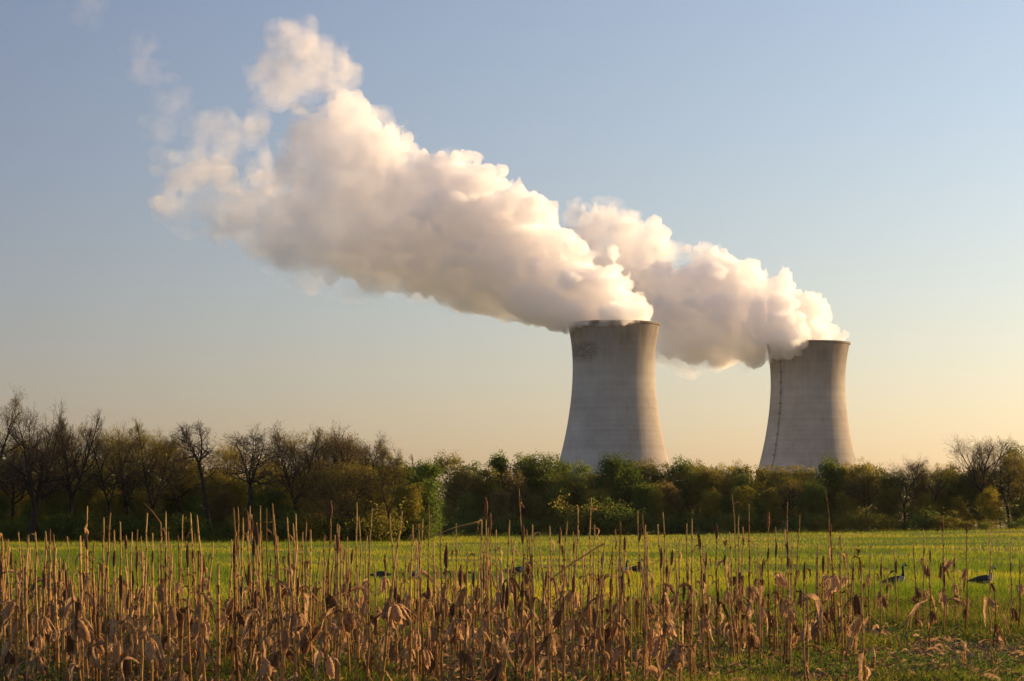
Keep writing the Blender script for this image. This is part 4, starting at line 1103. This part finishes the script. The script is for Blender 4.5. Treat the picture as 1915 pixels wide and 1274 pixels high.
# tips traced from the photograph: column, row
TIPS = [(4,1006),(20,1040),(36,993),(52,1030),(67,993),(78,1050),(87,991),(94,995),(100,997),(112,1040),(127,1001),(138,1060),(150,1000),(163,945),(176,1010),(194,966),(205,957),(213,990),(224,973),(236,1000),(246,993),(257,988),(268,1030),
 (276,957),(285,995),(301,975),(310,955),(322,1030),(333,1000),(342,961),(349,1010),(356,957),(368,961),(379,1031),(390,1075),(408,1052),(433,1006),(437,948),(441,992),(446,946),(454,966),(464,964),(467,944),(470,960),(474,1003),(481,975),(485,995),(487,944),(489,991),
 (497,948),(510,939),(512,959),(519,1000),(537,966),(540,1000),(548,977),(553,959),(566,993),(573,975),(581,989),(604,1046),(607,998),(619,934),(626,1000),(631,978),(635,981),(642,1017),(648,1025),(660,1025),(668,938),(671,964),(687,1000),(692,1013),(696,948),
 (729,959),(741,1020),(752,952),(760,1030),(772,979),(783,977),(791,968),(802,943),(812,1040),(824,984),(836,1024),(853,977),(862,1060),(874,1024),(889,1029),(896,1040),(901,970),(908,928),(913,985),(918,959),(928,988),(936,1045),(953,970),(962,1011),(971,912),(985,988),
 (990,1000),(996,979),(1010,1024),(1028,982),(1035,1040),(1049,993),(1061,973),(1072,993),(1081,946),(1095,1024),(1106,928),(1112,980),(1120,1005),(1131,1011),(1145,1018),(1151,988),(1160,979),(1168,1010),(1193,952),(1202,959),(1207,980),(1210,993),(1230,979),(1240,956),
 (1246,1020),(1258,1035),(1271,1006),(1284,977),(1294,968),(1307,1002),(1319,1033),(1341,986),(1352,1040),(1364,993),(1369,923),(1382,961),(1389,984),(1401,941),(1416,1011),(1428,1050),(1436,964),(1450,984),(1468,988),(1473,937),(1481,1000),(1496,959),(1505,1050),
 (1530,1022),(1540,1040),(1544,914),(1550,970),(1555,993),(1572,997),(1586,1011),(1595,1056),(1612,1060),(1629,1018),(1649,1036),(1660,1060),(1676,1022),(1708,1015),(1726,988),(1739,1024),(1764,961),(1786,1022),(1806,979),(1852,984),(1889,1015),(1907,1047)]
rr2 = random.Random(12)
def depth_for(px, top):
    lo, hi = (22.5, 33) if px < 620 else (22.8, 34) if px < 1300 else (25, 37) if px < 1620 else (35, 47)
    return rr2.uniform(lo, hi)
for i, (px, top) in enumerate(TIPS):
    kw = {}
    if px == 408: kw = dict(thick=1.6, sheath=1)
    if px == 1544: kw = dict(lean=-0.075, crook=-0.10, husks=2)
    if px == 971: kw = dict(lean=-0.05, husks=1)
    if px == 1010: kw = dict(lean=-0.13, sheath=1)
    if px == 510: kw = dict(lean=-0.06)
    if px == 1193: kw = dict(lean=-0.09, husks=1)
    if px == 908: kw = dict(lean=-0.04, crook=0.08)
    if px == 1131: kw = dict(bent=(-0.62, 0.05, -0.42))
    if px == 163: kw = dict(crook=0.12)
    if px == 301: kw = dict(bent=(-0.22, 0, 0.26))
    if px == 901: kw = dict(bent=(-0.50, 0.03, -0.16))
    if px == 1436: kw = dict(crook=-0.12, sheath=2)
    D = depth_for(px, top)
    corn_stalk(px, top, D, 1000 + i, **kw)
# the shorter stalks between and behind them
FILL = [(0, 120, 24), (120, 260, 28), (260, 400, 22), (430, 590, 26), (590, 760, 18), (760, 1000, 28), (1000, 1300, 26), (1300, 1600, 18), (1600, 1915, 9)]
for x0, x1, n in FILL:
    n = int(n * 0.62)
    for i in range(n):
        px = x0 + (x1 - x0) * (i + rr2.uniform(0.1, 0.9)) / n
        top = rr2.choice([rr2.uniform(1005, 1060), rr2.uniform(1040, 1120), rr2.uniform(1060, 1160)])
        corn_stalk(px, top, depth_for(px, top) + rr2.uniform(-1, 4), 3000 + int(px), thick=rr2.uniform(0.85, 1.3))
# broken stubs close to the camera
for i, (px, top, D, th) in enumerate([(1633, 1212, 29, 2.0), (1802, 1204, 29, 1.5), (1854, 1216, 29, 1.3), (1777, 1240, 28.5, 1.0), (587, 1240, 27.5, 1.0), (455, 1225, 27, 1.3), (1290, 1200, 28, 1.2), (905, 1190, 28, 1.2), (330, 1172, 27, 1.3), (1003, 1228, 27.6, 1.2), (1120, 1235, 28, 1.0), (120, 1150, 27, 1.4)]):
    corn_stalk(px, top, D, 5000 + i, thick=th, husks=0, sheath=0, leaves=1)

# labels: what each stalk looks like, where it stands, then its count among those like it
ZONES = [(0, 'before the big forked tree'), (128, 'before the upswept tree'), (232, 'before the fine twigged trees'), (340, 'before the slim leaning tree'), (425, 'in the dense clump'), (530, 'right of the dense clump'),
         (600, 'before the low wide tree'), (705, 'left of the bright tree'), (812, 'right of the bright tree'), (925, 'left of the nearer tower'), (1050, 'below the nearer tower'), (1150, "below nearer tower's lit side"), (1255, 'below gap between the towers'),
         (1345, 'left of the farther tower'), (1425, 'below the farther tower'), (1520, "below farther tower's lit side"), (1610, 'around the upright goose'), (1725, 'right of the upright goose'), (1815, 'before the tall domed tree')]
def looks(s):
    w = ['stubby' if s['h'] < 0.85 else 'short' if s['h'] < 1.30 else 'tall' if s['top'] < 968 else 'mid-height']
    lean = abs(s['lean']) > 0.05
    if lean: w.append('left-leaning' if s['lean'] < 0 else 'right-leaning')
    if s['bent']: w.append('snapped')
    ext = [x for x, c in (('two husks' if s['husks'] > 1 else 'one husk', s['husks']), ('dark sheath', s['sheath']), ('dead leaves', s['leaves'] > 1)) if c]
    ext = ext[:1] if lean or s['bent'] else ext[:2]
    return ' '.join(w) + ' corn stalk' + (' with ' + ', '.join(ext) if ext else ', bare')
buckets = {}
for s in STALKS:
    z_ = max(i for i, (x, _) in enumerate(ZONES) if x <= max(0, s['px']))
    buckets.setdefault((z_, looks(s)), []).append(s)
for (z_, lk), ss in buckets.items():
    ss.sort(key=lambda s: s['px'])
    for i, s in enumerate(ss):
        pre = '' if len(ss) == 1 else ('left one: ' if i == 0 else 'right one: ') if len(ss) == 2 else f'{ORD[i]} from left: '
        tag(s['o'], pre + lk + ' ' + ZONES[z_][1], 'corn stalk', 'dry corn stalks in the foreground')

# more stalks behind and between, past the three hundred that show largest
rs = np.random.RandomState(66); m = MB()
for i in range(230):
    px = rs.uniform(0, 1) ** 1.6 * 1650; D = rs.uniform(33, 50) if px < 1300 else rs.uniform(38, 52); h = rs.uniform(0.5, 1.65); X = (px - 957.5) * D / F; lx = rs.normal(0, 0.05) if rs.rand() < 0.85 else rs.uniform(-0.5, 0.5)
    p_ = stem_path(rs, h, lx, rs.normal(0, 0.04), 0.0) + [X, D, float(ground_z(X, D)) - 0.02]
    m.tube(p_, np.linspace(0.015, 0.006, len(p_)) * rs.uniform(0.7, 1.2), 5, np.linspace(0.1, 0.8, len(p_)))
    for k in range(rs.randint(1, 4)):
        b = p_[rs.randint(1, len(p_))]; az = rs.uniform(0, 6.28); L_ = rs.uniform(0.12, 0.4); T = np.linspace(0, 1, 7); d = np.array([math.cos(az), math.sin(az), 0])
        q0 = b + d * (L_ * 0.5 * np.sin(T * 2.2))[:, None] + np.stack([0 * T, 0 * T, L_ * (0.3 * np.sin(T * 3) - T ** 1.6)], -1)
        tw = np.cumsum(rs.normal(0, 0.4, 7)); s_ = np.cross(d, [0, 0, 1.0]); ac = s_ * np.cos(tw)[:, None] + d * np.sin(tw)[:, None]
        v, q_ = ribbon(q0, rs.uniform(0.03, 0.075) * np.sin(np.clip(T * 0.9 + 0.1, 0, 1) * 3.14) ** 0.6 + 0.003, ac, 0.4, 0.12, rs); m.add(v, q_, None, rs.uniform(0.0, 0.6))
tag(obj('corn_stubble', m.mesh('corn stubble', [m_stalk], tint=True)), 'thin broken dead corn stalks filling the gaps behind the taller ones', 'corn stubble', kind='stuff')

# the litter on the ground: fallen stalk pieces, leaves and husks nobody could count
rs = np.random.RandomState(88)
m = MB(); X, Y = scatter(3000, 24, 52, 1.7)
for x, y in zip(X, Y):
    z_ = float(ground_z(x, y)); az = rs.uniform(0, 6.28); d = np.array([math.cos(az), math.sin(az), 0]); L = rs.uniform(0.08, 0.38)
    k = rs.rand()
    if k < 0.25:
        e = rs.normal(0, 0.05); p0 = np.array([x, y, z_ + 0.02]); m.tube(np.array([p0, p0 + d * L / 2 + [0, 0, 0.02 + abs(e)], p0 + d * L + [0, 0, 0.02 + abs(e) * 2]]), 0.009 * rs.uniform(0.6, 1.3), 5)
    else:
        T = np.linspace(0, 1, 7); tw = rs.uniform(0, 3.1) + np.cumsum(rs.normal(0, 0.4, 7))
        p_ = np.array([x, y, z_ + 0.015])[None] + d[None] * (T * L)[:, None] + np.stack([rs.normal(0, 0.012, 7), rs.normal(0, 0.012, 7), 0.10 * np.sin(T * 3.1) * rs.rand()], -1)
        s_ = np.cross(d, [0, 0, 1.0]); ac = s_ * np.cos(tw)[:, None] + np.array([0, 0, 1.0]) * np.sin(tw)[:, None]
        m.add(*ribbon(p_, rs.uniform(0.02, 0.05) * np.sin(np.clip(T * 0.9 + 0.1, 0, 1) * 3.14) ** 0.6 + 0.003, ac, 0.4, 0.12, rs))
tag(obj('corn_litter', m.mesh('corn litter', [m_leafd])), 'dry litter of fallen leaves and broken stalk pieces on the ground among the corn', 'litter', kind='stuff')

# ---------------------------------------------------------------- geese
m_gbrown = rough_mat('grey brown feathers', [(0.3, (0.045, 0.031, 0.021)), (0.7, (0.090, 0.065, 0.045))], 30.0, stretch=(0.4, 1, 1))
m_gblack = rough_mat('black feathers', [(0.3, (0.010, 0.0085, 0.007)), (0.7, (0.018, 0.015, 0.012))], 20.0, rough=0.6)
m_gpale = rough_mat('pale breast feathers', [(0.3, (0.25, 0.205, 0.155)), (0.7, (0.38, 0.32, 0.245))], 25.0)
m_gwhite = rough_mat('white feathers', [(0.3, (0.55, 0.53, 0.49)), (0.7, (0.70, 0.68, 0.64))], 20.0)
GM = [m_gbrown, m_gblack, m_gpale, m_gwhite]
def spline(P_, n):
    P_ = np.asarray(P_, float); k = len(P_); u = np.linspace(0, k - 1, n); i = np.minimum(u.astype(int), k - 2); t = (u - i)[:, None]
    g_ = lambda j: P_[np.clip(j, 0, k - 1)]
    a, b, c, d = g_(i - 1), g_(i), g_(i + 1), g_(i + 2)
    return 0.5 * (2 * b + (c - a) * t + (2 * a - 5 * b + 4 * c - d) * t * t + (3 * b - a - 3 * c + d) * t ** 3)
def goose_mesh(kind):
    """Goose facing +X, about 0.9 m long; a single skin from tail to bill, then the feet."""
    if kind == 'upright':
        ctl = [(-0.46, 0.33, .010, .008), (-0.38, 0.345, .050, .030), (-0.26, 0.37, .095, .075), (-0.08, 0.40, .130, .120), (0.10, 0.43, .130, .135), (0.21, 0.48, .100, .110), (0.265, 0.56, .058, .062),
               (0.275, 0.66, .036, .038), (0.268, 0.77, .030, .032), (0.270, 0.845, .032, .034), (0.300, 0.885, .036, .040), (0.345, 0.882, .030, .031), (0.385, 0.868, .017, .014), (0.425, 0.860, .006, .005)]
    elif kind == 'curved':
        ctl = [(-0.46, 0.31, .010, .008), (-0.38, 0.325, .050, .030), (-0.26, 0.35, .095, .075), (-0.08, 0.37, .130, .120), (0.10, 0.39, .130, .130), (0.20, 0.43, .100, .105), (0.235, 0.51, .060, .062),
               (0.225, 0.59, .038, .040), (0.225, 0.66, .031, .032), (0.255, 0.72, .033, .036), (0.295, 0.742, .036, .038), (0.338, 0.725, .029, .029), (0.375, 0.700, .016, .013), (0.41, 0.680, .006, .005)]
    else:   # feeding, the neck let down to the grass
        ctl = [(-0.46, 0.37, .010, .008), (-0.38, 0.375, .050, .030), (-0.26, 0.385, .095, .075), (-0.08, 0.39, .130, .120), (0.10, 0.37, .125, .125), (0.20, 0.33, .095, .100), (0.28, 0.30, .056, .058),
               (0.36, 0.29, .037, .038), (0.43, 0.25, .031, .032), (0.475, 0.19, .034, .035), (0.50, 0.14, .036, .037), (0.52, 0.095, .028, .028), (0.535, 0.06, .015, .013), (0.545, 0.03, .006, .005)]
    ctl = [(x_, z_ - 0.10 if kind != 'feeding' else max(0.03, z_ - 0.10 * (1 - sstep(0.1, 0.5, x_))), a_, b_) for x_, z_, a_, b_ in ctl]     # legs half hidden: a crouched stance
    C = spline(ctl, 66); pts = np.stack([C[:, 0], np.zeros(66), C[:, 1]], -1); w, h = np.maximum(C[:, 2], .004), np.maximum(C[:, 3], .004)
    tan = np.gradient(pts, axis=0); tan /= np.linalg.norm(tan, axis=1)[:, None]
    side = np.tile([0, 1.0, 0], (66, 1)); up = np.cross(tan, side); up *= np.sign((up * [0, 0, 1]).sum(1) + 1e-6 + (up * [-1, 0, 0]).sum(1) * 0.3)[:, None]
    S = 16; th = np.arange(S) * 2 * math.pi / S
    V = pts[:, None] + side[:, None] * (np.cos(th)[None, :, None] * w[:, None, None]) + up[:, None] * (np.sin(th)[None, :, None] * h[:, None, None])
    i = np.arange(65)[:, None] * S; j = np.arange(S)[None, :]; jn = (j + 1) % S
    q_ = np.stack([i + j, i + jn, i + S + jn, i + S + j], -1).reshape(-1, 4)
    f = (np.repeat(np.arange(65), S) / 65 * 13); a = np.tile(np.arange(S) + 0.5, 65) * 2 * math.pi / S; s_ = np.sin(a)
    mi = np.zeros(len(q_), int)
    mi[(f > 4.3) & (s_ < 0.55)] = 2; mi[(f > 3.2) & (s_ < -0.45)] = 2; mi[(f > 5.0) & (f < 6.3)] = 2; mi[f >= 6.0] = 1
    mi[(f < 2.3) & (s_ < -0.2)] = 3; mi[(f < 1.3) & (s_ > -0.1)] = 1; mi[(f > 1.3) & (f < 3.4) & (s_ > 0.72)] = 0
    mi[(f > 9.1) & (f < 10.5) & (s_ < 0.45) & (np.abs(np.cos(a)) > 0.35)] = 3
    m = MB(); m.add(V.reshape(-1, 3), q_)
    m.t.append(np.array([[0, k + 1, k] for k in range(1, S - 1)])); nb = S - 2; mats = list(mi)
    # folded wing tips lying over the rump
    for sg in (-1, 1):
        W_ = spline([(-0.02, sg * .118, .46), (-0.16, sg * .112, .445), (-0.30, sg * .070, .42), (-0.43, sg * .026, .385)], 10); hh = np.sin(np.linspace(0.35, 3.05, 10)) * 0.055 + 0.004
        dz = ctl[3][1] - 0.40
        R_ = np.concatenate([W_ + np.stack([0 * hh, sg * 0.016 + 0 * hh, hh * 0.3], -1), W_ + np.stack([0 * hh, sg * 0.020 + 0 * hh, -hh * 1.5], -1), W_ + np.stack([0 * hh, 0 * hh - sg * 0.01, -hh * 0.5], -1)]) + [0, 0, dz]
        k = np.arange(9); qq = np.concatenate([np.stack([o1 + k, o1 + k + 1, o2 + k + 1, o2 + k], -1) for o1, o2 in ((0, 10), (10, 20), (20, 0))])
        m.add(R_, qq); mats += [0] * len(qq)
        lx = 0.02 + 0.03 * sg; ly = sg * 0.055
        n0 = sum(len(x) for x in m.q)
        m.tube(np.array([[lx - .01, ly, .33 + dz], [lx - .02, ly, .17], [lx + .01, ly, .09], [lx, ly, .012]]), [.030, .013, .010, .010], 6, cap=False)
        m.add([[lx - .03, ly, .012], [lx + .10, ly - .05, .006], [lx + .12, ly, .008], [lx + .10, ly + .05, .006]], [[0, 1, 2, 3]])
        mats += [1] * (sum(len(x) for x in m.q) - n0)
    mats += [1] * nb
    return mesh_from('goose body', np.concatenate(m.v), [np.concatenate(m.q), np.concatenate(m.t)], GM, True, mats)
GOOSE = {k: goose_mesh(k) for k in ('upright', 'curved', 'feeding')}
def goose(px, foot_row, D, kind, turn, scale, label):
    b = at(px, foot_row, D); z_ = float(ground_z(b[0], D))
    o = obj('goose', GOOSE[kind], loc=(b[0], D, z_), rot=(0, 0, R(turn)), scale=scale)
    tag(o, label, 'goose', 'geese feeding in the green field')
goose(1672, 1105, 66, 'upright', -18, 0.88, 'goose standing with its black neck stretched straight up, the nearest and clearest one')
goose(1838, 1098, 69, 'curved', -10, 0.92, 'goose behind a dark stalk at the right edge, only back and bill showing')
goose(966, 1080, 84, 'upright', -8, 0.86, 'goose with raised black neck beside a stalk, left of the nearer tower')
goose(1166, 1080, 85, 'curved', -58, 0.82, 'goose with pale breast turned to the camera, below the nearer tower')
goose(1192, 1079, 86, 'feeding', -8, 0.86, 'goose with lowered head directly right of the pale-breasted goose')
goose(712, 1088, 79, 'feeding', 175, 0.80, 'feeding goose low in the grass, left of the one below the bright green tree')
goose(775, 1087, 78, 'curved', 82, 0.74, 'dark goose seen from behind in the grass, below the bright green tree')
